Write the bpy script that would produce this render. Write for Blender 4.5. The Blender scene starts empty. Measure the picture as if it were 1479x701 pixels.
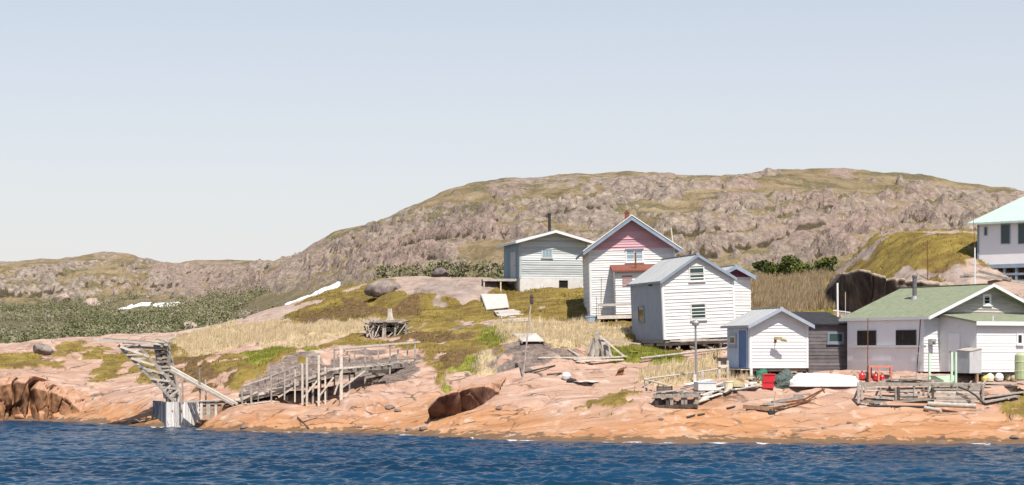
import bpy, math, random
import numpy as np
from mathutils import Vector, Matrix
random.seed(7); rng = np.random.default_rng(11)
R = math.radians
sc = bpy.context.scene
COL = sc.collection
# ---------------------------------------------------------------- camera, sky, sun, exposure
FPX, CX, HY, CZ = 2800.0, 739.5, 505.0, 4.5      # lens in photo pixels, picture centre, horizon row, eye height (m)
cam = bpy.data.cameras.new('camera'); camo = bpy.data.objects.new('camera', cam); COL.objects.link(camo)
cam.sensor_width = 36; cam.lens = FPX/1479*36; cam.shift_y = (HY-350.5)/1479
cam.clip_start = 1; cam.clip_end = 20000
camo.location = (0, 0, CZ); camo.rotation_euler = (R(90), 0, 0); sc.camera = camo
SUN_AZ, SUN_EL = 20.0, 57.0                      # sun behind the camera, to the right
S = Vector((math.sin(R(SUN_AZ))*math.cos(R(SUN_EL)), -math.cos(R(SUN_AZ))*math.cos(R(SUN_EL)), math.sin(R(SUN_EL))))
w = bpy.data.worlds.new('World'); sc.world = w; w.use_nodes = True
nt = w.node_tree; bg = nt.nodes['Background']
sky = nt.nodes.new('ShaderNodeTexSky'); sky.sky_type = 'NISHITA'; sky.sun_disc = False
sky.sun_elevation = R(SUN_EL); sky.sun_rotation = R(180-SUN_AZ)
sky.air_density = 1.0; sky.dust_density = 1.0; sky.ozone_density = 1.3
tcw = nt.nodes.new('ShaderNodeTexCoord'); spw = nt.nodes.new('ShaderNodeSeparateXYZ'); nt.links.new(tcw.outputs['Generated'], spw.inputs[0])
rpw = nt.nodes.new('ShaderNodeValToRGB'); mxw = nt.nodes.new('ShaderNodeMix'); mxw.data_type = 'RGBA'   # thin summer haze, thickest near the horizon
e = rpw.color_ramp.elements; e[0].position = 0; e[0].color = (.80, .80, .80, 1); e[1].position = .42; e[1].color = (.02, .02, .02, 1)
x = e.new(.17); x.color = (.50, .50, .50, 1)
nt.links.new(spw.outputs[2], rpw.inputs[0]); nt.links.new(rpw.outputs[0], mxw.inputs[0]); nt.links.new(sky.outputs[0], mxw.inputs[6])
mxw.inputs[7].default_value = (6.35, 6.1, 6.2, 1)
nt.links.new(mxw.outputs[2], bg.inputs[0]); bg.inputs[1].default_value = 0.105
sl = bpy.data.lights.new('sun', 'SUN'); so = bpy.data.objects.new('sun', sl); COL.objects.link(so)
sl.energy = 5.0; sl.angle = R(0.5); sl.color = (1, .95, .87)
so.rotation_euler = (-S).to_track_quat('-Z', 'Y').to_euler(); so.location = (20, -20, 60)
sc.view_settings.view_transform = 'Standard'; sc.view_settings.look = 'None'
sc.view_settings.exposure = 0.36; sc.view_settings.gamma = 1
sc.cycles.max_bounces = 6; sc.cycles.diffuse_bounces = 3; sc.cycles.glossy_bounces = 3
sc.cycles.use_denoising = True
# ---------------------------------------------------------------- noise
def _h(ix, iy, seed):
    n = (ix.astype(np.int64)*374761393 + iy.astype(np.int64)*668265263 + seed*974711) & 0x7fffffff
    n = ((n ^ (n >> 13))*1274126177) & 0x7fffffff
    return ((n ^ (n >> 16)) & 0xffff)/65535.0
def vn(x, y, seed=0):
    ix = np.floor(x); iy = np.floor(y); fx = x-ix; fy = y-iy
    fx = fx*fx*fx*(fx*(fx*6-15)+10); fy = fy*fy*fy*(fy*(fy*6-15)+10)
    a = _h(ix, iy, seed); b = _h(ix+1, iy, seed); c = _h(ix, iy+1, seed); d = _h(ix+1, iy+1, seed)
    return (a+(b-a)*fx+(c-a)*fy+(a-b-c+d)*fx*fy)*2-1
def fbm(x, y, o=4, seed=0, g=.5):
    s = 0; a = 1; t = 0
    for k in range(o):
        s = s+a*vn(x, y, seed+k*17); t += a; a *= g; x = x*2.03+3.1; y = y*2.03-1.7
    return s/t
def voro(x, y, seed=0):
    ix = np.floor(x); iy = np.floor(y)
    f1 = np.full(x.shape, 9.0); f2 = np.full(x.shape, 9.0); cid = np.zeros(x.shape)
    for dx in (-1, 0, 1):
        for dy in (-1, 0, 1):
            jx = ix+dx; jy = iy+dy
            d = np.hypot(jx+_h(jx, jy, seed)-x, jy+_h(jx, jy, seed+5)-y)
            m = d < f1
            f2 = np.where(m, f1, np.minimum(f2, d)); cid = np.where(m, _h(jx, jy, seed+9), cid); f1 = np.where(m, d, f1)
    return f1, f2, cid
def sst(a, b, x):
    t = np.clip((x-a)/(b-a), 0, 1); return t*t*(3-2*t)
# ---------------------------------------------------------------- materials
def new_mat(name):
    m = bpy.data.materials.new(name); m.use_nodes = True
    n = m.node_tree; b = n.nodes['Principled BSDF']
    return m, n, b
class NB:
    def __init__(s, n): s.n = n
    def nd(s, t, **k):
        x = s.n.nodes.new(t)
        for a, v in k.items():
            if a in x.inputs.keys(): x.inputs[a].default_value = v
            else: setattr(x, a, v)
        return x
    def ln(s, a, b): s.n.links.new(a, b)
    def coord(s, sx=1, sy=1, sz=1, kind='Object'):
        t = s.nd('ShaderNodeTexCoord'); m = s.nd('ShaderNodeMapping'); m.inputs['Scale'].default_value = (sx, sy, sz)
        s.ln(t.outputs[kind], m.inputs[0]); return m.outputs[0]
    def noise(s, vec, scale, detail=4, rough=.55, dist=0):
        x = s.nd('ShaderNodeTexNoise'); x.inputs['Scale'].default_value = scale; x.inputs['Detail'].default_value = detail
        x.inputs['Roughness'].default_value = rough; x.inputs['Distortion'].default_value = dist
        s.ln(vec, x.inputs['Vector']); return x.outputs[0]
    def ramp(s, fac, stops):
        x = s.nd('ShaderNodeValToRGB'); e = x.color_ramp.elements
        while len(e) < len(stops): e.new(.5)
        for i, (p, c) in enumerate(stops):
            e[i].position = p; e[i].color = (*c, 1) if not isinstance(c, (int, float)) else (c, c, c, 1)
        s.ln(fac, x.inputs[0]); return x.outputs[0]
    def mix(s, f, a, b, mode='MIX'):
        x = s.nd('ShaderNodeMix'); x.data_type = 'RGBA'; x.blend_type = mode
        for sock, v in ((0, f), (6, a), (7, b)):
            if isinstance(v, (int, float)): x.inputs[sock].default_value = v
            elif isinstance(v, tuple): x.inputs[sock].default_value = (*v, 1)
            else: s.ln(v, x.inputs[sock])
        return x.outputs[2]
    def math(s, op, a, b=0, c=0, clamp=False):
        x = s.nd('ShaderNodeMath'); x.operation = op; x.use_clamp = clamp
        for i, v in enumerate((a, b, c)):
            if isinstance(v, (int, float)): x.inputs[i].default_value = v
            else: s.ln(v, x.inputs[i])
        return x.outputs[0]
    def attr(s, name):
        x = s.nd('ShaderNodeAttribute'); x.attribute_name = name; return x
    def bump(s, h, st, dist):
        x = s.nd('ShaderNodeBump'); x.inputs['Strength'].default_value = st; x.inputs['Distance'].default_value = dist
        s.ln(h, x.inputs['Height']); return x.outputs[0]
def surf(name, c1, c2, scale=3, st=(1, 1, 1), rough=.85, bump=.3, bd=.02, wear=None, wearamt=.5, vary=.35, metal=0, c3=None):
    """painted / raw surface: two tones broken by stretched noise, optional worn patches, per-piece variation through the face value v"""
    m, n, b = new_mat(name); q = NB(n)
    v = q.coord(*st)
    f = q.noise(v, scale, 5, .6)
    col = q.ramp(f, [(.32, c1), (.68, c2)] if c3 is None else [(.3, c1), (.5, c3), (.7, c2)])
    if wear:
        g = q.noise(v, scale*2.3, 6, .7, .4)
        fac = q.ramp(g, [(wearamt, 0.0), (min(.99, wearamt+.06), 1.0)])
        col = q.mix(fac, col, wear)
    if vary:
        a = q.attr('v'); k = q.math('MULTIPLY_ADD', a.outputs['Fac'], vary, 1-vary*.5)
        col = q.mix(1.0, col, k, 'MULTIPLY')
    q.ln(col, b.inputs['Base Color']); b.inputs['Roughness'].default_value = rough; b.inputs['Metallic'].default_value = metal
    if rough > .7: b.inputs['Specular IOR Level'].default_value = .25
    if bump: q.ln(q.bump(f, bump, bd), b.inputs['Normal'])
    return m
# ---------------------------------------------------------------- mesh helper
def link(name, me, mat=None, parent=None):
    o = bpy.data.objects.new(name, me); COL.objects.link(o)
    if mat: me.materials.append(mat)
    if parent: o.parent = parent
    return o
def tag(o, label=None, cat=None, group=None, kind=None):
    for k, v in (('label', label), ('category', cat), ('group', group), ('kind', kind)):
        if v: o[k] = v
    return o
def thing(name, label, cat, loc=(0, 0, 0), rz=0, group=None, lean=0):
    o = bpy.data.objects.new(name, None); COL.objects.link(o); o.empty_display_size = .3
    o.location = loc; o.rotation_euler = (0, lean, rz)
    return tag(o, label, cat, group)
class MB:
    def __init__(s): s.v = []; s.f = []; s.fv = []; s.val = None
    def rnd(s): return random.random() if s.val is None else s.val
    def poly(s, pts, faces, val=None):
        o = len(s.v); s.v += [tuple(p) for p in pts]
        val = s.rnd() if val is None else val
        for f in faces: s.f.append(tuple(o+i for i in f)); s.fv.append(val)
        return s
    def hexa(s, p, val=None):          # 8 corners: bottom 0-3 ccw, top 4-7
        return s.poly(p, [(3, 2, 1, 0), (4, 5, 6, 7), (0, 1, 5, 4), (1, 2, 6, 5), (2, 3, 7, 6), (3, 0, 4, 7)], val)
    def box(s, x0, x1, y0, y1, z0, z1, val=None):
        return s.hexa([(x0, y0, z0), (x1, y0, z0), (x1, y1, z0), (x0, y1, z0), (x0, y0, z1), (x1, y0, z1), (x1, y1, z1), (x0, y1, z1)], val)
    def beam(s, p, q, w=.1, h=.1, up=(0, 0, 1), w2=None, h2=None, val=None):
        p = Vector(p); q = Vector(q); d = (q-p).normalized(); u = Vector(up)
        if abs(d.dot(u)) > .97: u = Vector((0, 1, 0)) if abs(d.y) < .9 else Vector((1, 0, 0))
        a = d.cross(u).normalized(); b = a.cross(d).normalized()
        w2 = w if w2 is None else w2; h2 = h if h2 is None else h2
        P = []
        for c, ww, hh in ((p, w, h), (q, w2, h2)):
            P += [c-a*ww/2-b*hh/2, c+a*ww/2-b*hh/2, c+a*ww/2+b*hh/2, c-a*ww/2+b*hh/2]
        return s.hexa(P, val)
    def tube(s, p, q, r0=.04, r1=None, n=8, val=None, caps=True):
        p = Vector(p); q = Vector(q); d = (q-p).normalized(); u = Vector((0, 0, 1)) if abs(d.z) < .9 else Vector((1, 0, 0))
        a = d.cross(u).normalized(); b = a.cross(d); r1 = r0 if r1 is None else r1
        P = []
        for c, r in ((p, r0), (q, r1)):
            P += [c+(a*math.cos(2*math.pi*k/n)+b*math.sin(2*math.pi*k/n))*r for k in range(n)]
        F = [(k, (k+1) % n, n+(k+1) % n, n+k) for k in range(n)]
        if caps: F += [tuple(range(n))[::-1], tuple(range(n, 2*n))]
        return s.poly(P, F, val)
    def path(s, pts, r, n=6):
        v = s.rnd()
        for a, b in zip(pts[:-1], pts[1:]): s.tube(a, b, r, r, n, v)
        return s
    def prism(s, pts, off, val=None):   # planar polygon swept along the vector off
        off = Vector(off); n = len(pts)
        P = [Vector(p) for p in pts]; P += [p+off for p in P]
        return s.poly(P, [tuple(range(n))[::-1], tuple(range(n, 2*n))]+[(k, (k+1) % n, n+(k+1) % n, n+k) for k in range(n)], val)
    def lathe(s, c, prof, n=16, val=None):
        c = Vector(c); P = []
        for r, z in prof: P += [c+Vector((r*math.cos(2*math.pi*k/n), r*math.sin(2*math.pi*k/n), z)) for k in range(n)]
        F = []
        for i in range(len(prof)-1):
            F += [(i*n+k, i*n+(k+1) % n, (i+1)*n+(k+1) % n, (i+1)*n+k) for k in range(n)]
        F += [tuple(range(n))[::-1], tuple(range((len(prof)-1)*n, len(prof)*n))]
        return s.poly(P, F, val)
    def build(s, name, mat, parent=None, origin=None, smooth=False):
        me = bpy.data.meshes.new(name)
        o = origin if origin is not None else (parent.location if parent is not None and s.__dict__.get('world') else (0, 0, 0))
        V = [(a-o[0], b-o[1], c-o[2]) for a, b, c in s.v]
        me.from_pydata(V, [], s.f); me.update()
        at = me.attributes.new('v', 'FLOAT', 'FACE'); at.data.foreach_set('value', s.fv)
        if smooth: me.polygons.foreach_set('use_smooth', [True]*len(s.f))
        return link(name, me, mat, parent)
def WB():
    m = MB(); m.world = True; return m     # world-coordinate builder
def array_mesh(name, V, F, attrs=(), smooth=True):
    me = bpy.data.meshes.new(name); nv = len(V); nf, k = F.shape
    me.vertices.add(nv); me.vertices.foreach_set('co', V.astype(np.float32).ravel())
    me.loops.add(nf*k); me.loops.foreach_set('vertex_index', F.astype(np.int32).ravel())
    me.polygons.add(nf); me.polygons.foreach_set('loop_start', np.arange(0, nf*k, k, dtype=np.int32))
    if smooth: me.polygons.foreach_set('use_smooth', np.ones(nf, dtype=bool))
    me.update(calc_edges=True)
    for nme, dom, arr in attrs:
        a = me.attributes.new(nme, 'FLOAT', dom); a.data.foreach_set('value', arr.astype(np.float32).ravel())
    return me
def grid_faces(nr, nc):
    i = np.arange(nr-1)[:, None]*nc+np.arange(nc-1)[None, :]
    return np.stack([i, i+1, i+nc+1, i+nc], -1).reshape(-1, 4)
def blur(Z, n=1, ax=(0, 1)):
    for _ in range(n):
        for a in ax:
            P = np.concatenate([np.take(Z, [0], a), Z, np.take(Z, [-1], a)], a)
            m = Z.shape[a]
            Z = .25*np.take(P, range(0, m), a)+.5*Z+.25*np.take(P, range(2, m+2), a)
    return Z
def P(px, py, Y): return Vector(((px-CX)/FPX*Y, Y, CZ-(py-HY)/FPX*Y))
# ---------------------------------------------------------------- terrain: survey points -> height field
def rbf(pts):
    A = np.array([P(*p) for p in pts]); xy = A[:, :2]; n = len(A)
    K = np.hypot(xy[:, None, 0]-xy[None, :, 0], xy[:, None, 1]-xy[None, :, 1])
    Q = np.c_[np.ones(n), xy]
    M = np.block([[K, Q], [Q.T, np.zeros((3, 3))]])
    c = np.linalg.solve(M, np.r_[A[:, 2], np.zeros(3)])
    def f(X, Y):
        Z = c[n]+c[n+1]*X+c[n+2]*Y
        for i in range(n): Z = Z+c[i]*np.hypot(X-xy[i, 0], Y-xy[i, 1])
        return Z
    return f
SHORE = [(-420, 602), (0, 607), (100, 609), (215, 617), (300, 621), (400, 624), (500, 625), (600, 628), (700, 634), (740, 636), (900, 639), (1050, 640), (1250, 641), (1479, 642), (1950, 643)]
near_pts = []
for px in range(-420, 1951, 60):
    py = np.interp(px, *zip(*SHORE)); Y = 12600/(py-HY)
    near_pts += [(px, HY+4.5*FPX/Y, Y), (px, HY+5.2*FPX/(Y-4), Y-4), (px, HY+6.0*FPX/(Y-12), Y-12)]
near_pts += [(-420, 520, 140), (-420, 500, 165), (-420, 560, 131),
 (0, 600, 124.6), (0, 550, 127), (0, 522, 137), (0, 511, 147), (50, 598, 124), (50, 548, 126.5), (50, 520, 137), (50, 500, 148),
 (100, 600, 122), (100, 575, 124.5), (100, 550, 129), (100, 520, 138), (100, 496, 148),
 (160, 585, 121), (160, 550, 127), (160, 520, 137), (160, 493, 149),
 (215, 590, 118), (215, 555, 125), (215, 525, 135), (215, 492, 150),
 (300, 600, 111), (300, 575, 115), (300, 540, 124), (300, 510, 135), (300, 487, 150),
 (350, 590, 110.5), (350, 560, 118), (350, 520, 128), (350, 482, 148),
 (400, 592, 109.5), (400, 575, 113), (400, 560, 117), (400, 520, 127), (400, 480, 142), (400, 466, 152),
 (450, 590, 109), (450, 572, 113), (450, 545, 117), (450, 510, 125), (450, 475, 140), (450, 430, 158),
 (500, 590, 108.5), (500, 560, 114), (500, 520, 121), (500, 490, 130), (500, 460, 143), (500, 413, 161),
 (560, 595, 107), (560, 565, 111.5), (560, 525, 119), (560, 490, 129), (560, 455, 142), (560, 407, 162),
 (600, 600, 106), (600, 560, 111), (600, 520, 119), (600, 482, 130), (600, 440, 146), (600, 407, 162),
 (650, 600, 104), (650, 575, 109.5), (650, 520, 118), (650, 485, 128), (650, 440, 145), (650, 407, 160),
 (700, 600, 103), (700, 565, 109), (700, 525, 115), (700, 485, 126), (700, 466, 133), (700, 430, 145), (700, 405, 156),
 (750, 600, 102), (750, 560, 108), (750, 525, 114), (750, 487, 125), (750, 467, 131), (750, 430, 143), (750, 410, 152),
 (800, 600, 101), (800, 560, 107), (800, 525, 112.5), (800, 500, 118), (800, 470, 129), (800, 445, 137), (800, 418, 145), (800, 415, 152),
 (850, 600, 100.5), (850, 560, 106), (850, 525, 112), (850, 500, 118), (850, 470, 129), (850, 440, 138), (850, 418, 146),
 (900, 600, 100), (900, 560, 105.5), (900, 530, 110.5), (900, 507, 116), (900, 477, 127), (900, 468, 131), (900, 440, 140),
 (1000, 600, 99.5), (1000, 570, 103.5), (1000, 545, 107.5), (1000, 512, 115), (1000, 502, 119), (1000, 470, 128), (1000, 430, 142),
 (1100, 600, 99), (1100, 570, 103.5), (1100, 548, 107), (1100, 541, 111), (1100, 480, 120), (1120, 450, 126), (1120, 400, 145),
 (1180, 600, 98.5), (1180, 570, 102.5), (1180, 546, 106), (1180, 541, 112), (1180, 455, 125), (1180, 400, 145),
 (1250, 600, 98), (1250, 570, 101.5), (1250, 550, 104), (1250, 540, 112), (1250, 480, 118),
 (1330, 600, 97.6), (1330, 572, 101), (1330, 552, 103), (1330, 543, 112), (1330, 470, 119),
 (1400, 600, 97.4), (1400, 573, 100.5), (1400, 554, 102.3), (1400, 545, 111), (1400, 480, 117), (1400, 408, 129), (1400, 400, 136),
 (1479, 600, 97.2), (1479, 573, 100), (1479, 554, 102), (1479, 545, 111), (1479, 440, 121), (1479, 405, 129),
 (1650, 600, 96.8), (1650, 555, 102), (1650, 430, 121), (1650, 400, 132), (1650, 390, 150), (1950, 600, 96), (1950, 430, 121), (1950, 400, 150)]
for px, z in ((-420, 3.2), (0, 3.4), (150, 3.6), (300, 3.6), (400, 3.6), (500, 3.8), (650, 4.2), (800, 5.2), (950, 7), (1100, 9.2), (1250, 9.3), (1479, 8.5), (1950, 8)):
    near_pts += [(px, HY-(z-CZ)*FPX/172, 172), (px, HY-(z-4.5-CZ)*FPX/195, 195)]
f_near = rbf(near_pts)
U = np.linspace((-420-CX)/FPX, (1950-CX)/FPX, 900)
YR = np.concatenate([np.arange(88, 132, .15), np.arange(132, 165, .22), np.arange(165, 196, .5)])
UU, YY = np.meshgrid(U, YR); XX = UU*YY
Z = f_near(XX, YY)
Z = blur(Z, 30, (0,)); Z = blur(Z, 25, (1,))
def bumpfn(px, py, Y, rx, ry, h, e=2.0):
    c = P(px, py, Y); d = np.sqrt(((XX-c.x)/rx)**2+((YY-c.y)/ry)**2)
    return h*np.clip(1-d**e, 0, 1)**.6
def wall_step(p0, p1, h, width, run, over=.25):
    """ground to the right of the line p0->p1 stands h higher behind a sheer face and slopes away over run metres"""
    a = Vector((p0[0], p0[1])); b = Vector((p1[0], p1[1])); L = (b-a).length; t = (b-a)/L; nrm = Vector((t.y, -t.x))
    wob = .22*fbm(XX*.7, YY*.7, 3, 71)
    s = ((XX-a.x)*t.x+(YY-a.y)*t.y)/L; d = (XX-a.x)*nrm.x+(YY-a.y)*nrm.y+wob
    win = sst(-.15, .12, s)*(1-sst(.85, 1.25, s))
    return h*win*sst(0, width, d)*(1-sst(width, run, d))
# smooth glaciated humps
Z += bumpfn(366, 600, 109.4, 3.0, 2.4, .30)+bumpfn(400, 600, 108.6, 3.0, 2.2, .2)
Z += bumpfn(525, 585, 109.2, 1.5, 1.6, .75)+bumpfn(470, 600, 107.3, 2.0, 1.6, .3)
Z += bumpfn(770, 520, 114.5, 3.4, 3.2, .75)
Z += bumpfn(400, 545, 119.5, 3.8, 3.0, .7)+bumpfn(640, 425, 148, 5.2, 5, 1.1)
Z -= bumpfn(274, 612, 111.3, 2.0, 2.2, 1.25)
# grassy mound at the right
mx = (XX-P(1345, 0, 140).x); my = (YY-140)
md = np.sqrt((mx/7.2)**2+(my/15.)**2)+.07*fbm(XX*.35, YY*.3, 3, 5)
Z += (2.5*(1-sst(.40, 1.0, md))+.7*np.clip(1-md, 0, 1))*sst(116, 124, YY)
# roughness: broad swells, slabs that dip along the shore, joints
lo = sst(0, 1.2, Z)
bare = 1-sst(470, 520, 505-(Z-CZ)*FPX/YY)
sw = fbm(XX*.16, YY*.22, 3, 1)*.36*lo+fbm(XX*.5, YY*.6, 3, 2)*.07*(.35+.65*lo)
ct, st_ = math.cos(.35), math.sin(.35)
sx = XX*ct+YY*st_; sy = -XX*st_+YY*ct
sl_ = sy*.62+.8*fbm(sx*.10, sy*.3, 3, 8)
fr = sl_-np.floor(sl_)
slab = (sst(0, .85, fr)-sst(.93, 1.0, fr))*.34
f1, f2, cid = voro(XX*.22+.25*fbm(XX*.5, YY*.5, 2, 3), YY*.42, 21)
joint = -(1-sst(0, .05, f2-f1))*.24
g1, g2, gid = voro(XX*.55+.3*fbm(XX*.8, YY*.8, 2, 13), YY*1.0, 22)
joint2 = -(1-sst(0, .07, g2-g1))*.11*sst(-.1, .35, fbm(XX*.12, YY*.12, 2, 33))
rocky = lo*(1-sst(6, 8.5, Z)*.6)
Z += sw+(slab*sst(-.2, .3, fbm(XX*.09, YY*.12, 2, 40))+joint+joint2+(cid-.5)*.16)*rocky
Z += fbm(XX*2.2, YY*2.6, 3, 4)*.035
# house plots stay level enough
def level(px, Y, z, rx, ry, k=1.0):
    global Z
    c = P(px, 0, Y); d = np.sqrt(((XX-c.x)/rx)**2+((YY-c.y)/ry)**2); m = (1-sst(.8, 1.5, d))*k
    Z = Z*(1-m)+(z+.3*(Z-z))*m
NU, NYR = len(U), len(YR)
def zat(x, y):
    u = (x/y-U[0])/(U[1]-U[0]); j = int(min(max(u, 0), NU-1.001)); fu = u-j
    i = int(min(max(np.searchsorted(YR, y)-1, 0), NYR-2)); fy = (y-YR[i])/(YR[i+1]-YR[i])
    a = Z[i, j]*(1-fu)+Z[i, j+1]*fu; b = Z[i+1, j]*(1-fu)+Z[i+1, j+1]*fu
    return float(a*(1-fy)+b*fy)
def G(px, py, y0=90, y1=194):
    """where the sight line through a survey point meets the ground"""
    u = (px-CX)/FPX; y = y0
    while y < y1:
        if CZ-(py-HY)/FPX*y < zat(u*y, y): break
        y += .1
    return Vector((u*y, y, zat(u*y, y)))
# ---------------------------------------------------------------- what grows or lies where, as patches in plan
def plan(poly):
    out = []
    n = len(poly)
    for i in range(n):
        a, b = poly[i], poly[(i+1) % n]
        k = max(1, int(math.hypot(b[0]-a[0], b[1]-a[1])/25))
        for j in range(k):
            g = G(a[0]+(b[0]-a[0])*j/k, a[1]+(b[1]-a[1])*j/k); out.append((g.x, g.y))
    return out
PX_ = XX+1.0*fbm(XX*.35, YY*.25, 4, 91)+.6*fbm(XX*1.5, YY*1.2, 3, 93)
PY_ = YY+3.4*fbm(XX*.3, YY*.22, 4, 92)+2.2*fbm(XX*1.4, YY*1.1, 3, 94)
def inside(poly):
    q = plan(poly); m = np.zeros(XX.shape, bool); n = len(q)
    for i in range(n):
        (x0, y0), (x1, y1) = q[i], q[(i+1) % n]
        if abs(y1-y0) < 1e-6: continue
        c = ((y0 > PY_) != (y1 > PY_)) & (PX_ < (x1-x0)*(PY_-y0)/(y1-y0)+x0)
        m ^= c
    return m.astype(float)
def patch(*polys):
    m = np.zeros(XX.shape)
    for p in polys: m = np.maximum(m, inside(p))
    return m
HEATH = [[(-300, 500), (0, 513), (55, 511), (80, 512), (90, 530), (0, 534), (-300, 530)], [(75, 497), (140, 494), (165, 497), (160, 512), (110, 517), (78, 512)],
 [(150, 512), (200, 508), (232, 512), (238, 540), (222, 556), (200, 552), (175, 548), (128, 556), (118, 546), (150, 535)],
 [(225, 490), (262, 486), (300, 484), (380, 470), (400, 480), (345, 500), (300, 512), (290, 520), (440, 500), (470, 500), (470, 506), (430, 518), (395, 528), (350, 543), (325, 566), (290, 560), (245, 530)],
 [(380, 478), (395, 467), (440, 434), (500, 412), (560, 406), (590, 425), (600, 434), (640, 437), (690, 437), (720, 420), (735, 404), (860, 400), (870, 430), (850, 462), (820, 467), (765, 466), (735, 470), (690, 463), (600, 470), (540, 466), (440, 472), (400, 476)],
 [(440, 496), (530, 486), (590, 470), (640, 470), (700, 473), (735, 486), (742, 494), (735, 508), (705, 520), (690, 532), (655, 562), (625, 575), (634, 545), (620, 510), (560, 500), (520, 500)],
 [(770, 487), (850, 482), (915, 488), (985, 505), (990, 519), (940, 520), (900, 512), (850, 505), (790, 503)],
 [(1205, 405), (1222, 372), (1270, 346), (1320, 330), (1420, 318), (1480, 318), (1480, 386), (1430, 396), (1385, 404), (1360, 425), (1300, 430), (1215, 430)],
 [(860, 400), (1230, 395), (1205, 462), (1085, 466), (1060, 478), (960, 476), (860, 468)],
 [(835, 580), (890, 570), (935, 566), (930, 575), (880, 582), (838, 588)], [(1440, 580), (1500, 578), (1520, 592), (1445, 592)]]
TAN = [[(250, 500), (262, 488), (330, 474), (395, 468), (470, 470), (535, 468), (535, 482), (470, 488), (440, 492), (350, 500), (285, 516)],
 [(720, 472), (770, 468), (850, 466), (915, 477), (920, 498), (860, 498), (800, 504), (765, 505), (725, 495)],
 [(925, 522), (985, 515), (1050, 508), (1050, 545), (1000, 560), (940, 562), (925, 540)], [(690, 532), (716, 518), (728, 528), (700, 546)], [(1095, 548), (1050, 548), (1080, 560), (1110, 555)]]
GREEN = [[(345, 512), (395, 500), (440, 498), (455, 506), (400, 514), (360, 530)], [(840, 496), (900, 499), (990, 512), (980, 520), (915, 518), (850, 508)],
 [(640, 560), (680, 535), (705, 528), (700, 540), (665, 560), (640, 575)], [(1120, 447), (1195, 440), (1196, 452), (1150, 460)], [(690, 476), (735, 486), (735, 496), (690, 500)]]
BROWN = [[(430, 455), (520, 436), (600, 445), (620, 458), (520, 466), (440, 468)], [(240, 515), (300, 520), (330, 540), (320, 562), (285, 555), (250, 535)],
 [(560, 486), (650, 480), (690, 486), (650, 494), (580, 494)], [(635, 515), (690, 510), (700, 522), (650, 540)], [(1290, 396), (1380, 396), (1380, 408), (1300, 410)], [(1090, 404), (1196, 404), (1190, 440), (1090, 448)]]
LICH = [[(330, 560), (355, 542), (400, 526), (445, 513), (520, 507), (600, 510), (618, 528), (560, 545), (480, 545), (400, 560), (345, 572)],
 [(702, 530), (725, 510), (765, 500), (820, 508), (842, 520), (815, 532), (745, 538), (710, 540)], [(640, 472), (720, 470), (735, 478), (690, 486), (640, 484)], [(590, 436), (620, 410), (690, 405), (720, 412), (700, 430), (640, 438)],
 [(1190, 452), (1198, 395), (1222, 372), (1255, 392), (1330, 410), (1340, 450), (1250, 452)]]
heath, tanm, green, brown, lich = patch(*HEATH), patch(*TAN), patch(*GREEN), patch(*BROWN), patch(*LICH)
n1 = fbm(XX*.5, YY*.4, 4, 61)
# behind the crest and in the hollows turf everywhere
back = sst(162, 170, YY); heath = np.maximum(heath, back)
slope = np.hypot(np.gradient(Z, axis=1)/np.maximum(np.gradient(XX, axis=1), 1e-3), np.gradient(Z, axis=0)/np.gradient(YR)[:, None])
steep = sst(1.0, 1.8, slope)
brown = np.maximum(brown, 0.45*sst(.18, .42, fbm(XX*.28, YY*.16, 4, 62)))
tan_ = tanm*(1-back); heath = heath*(1-steep); green = green*(1-steep)
heath, tan_, green, brown, lich = [blur(a, 3) for a in (heath, tan_, green, brown, lich)]
mnd = sst(118, 121, YY)*sst(P(1195, 0, 124).x, P(1225, 0, 124).x, XX)
brk = sst(-.22, .10, fbm(XX*.55+YY*.25, YY*.30, 4, 67)+.25*fbm(XX*2.2, YY*1.2, 2, 68))
heath = heath*(1-mnd*(1-brk)); lich = np.maximum(lich, mnd*.9*(XX < P(1392, 0, 128).x))
heath = heath*(1-.8*(1-mnd)*sst(.30, .48, fbm(XX*.45, YY*.35, 4, 69))*(YY > 116))
nrm_ = heath > .5
Z = Z+np.where(nrm_ | (tan_ > .5), .10+.07*fbm(XX*1.8, YY*1.6, 3, 66), 0)
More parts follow.
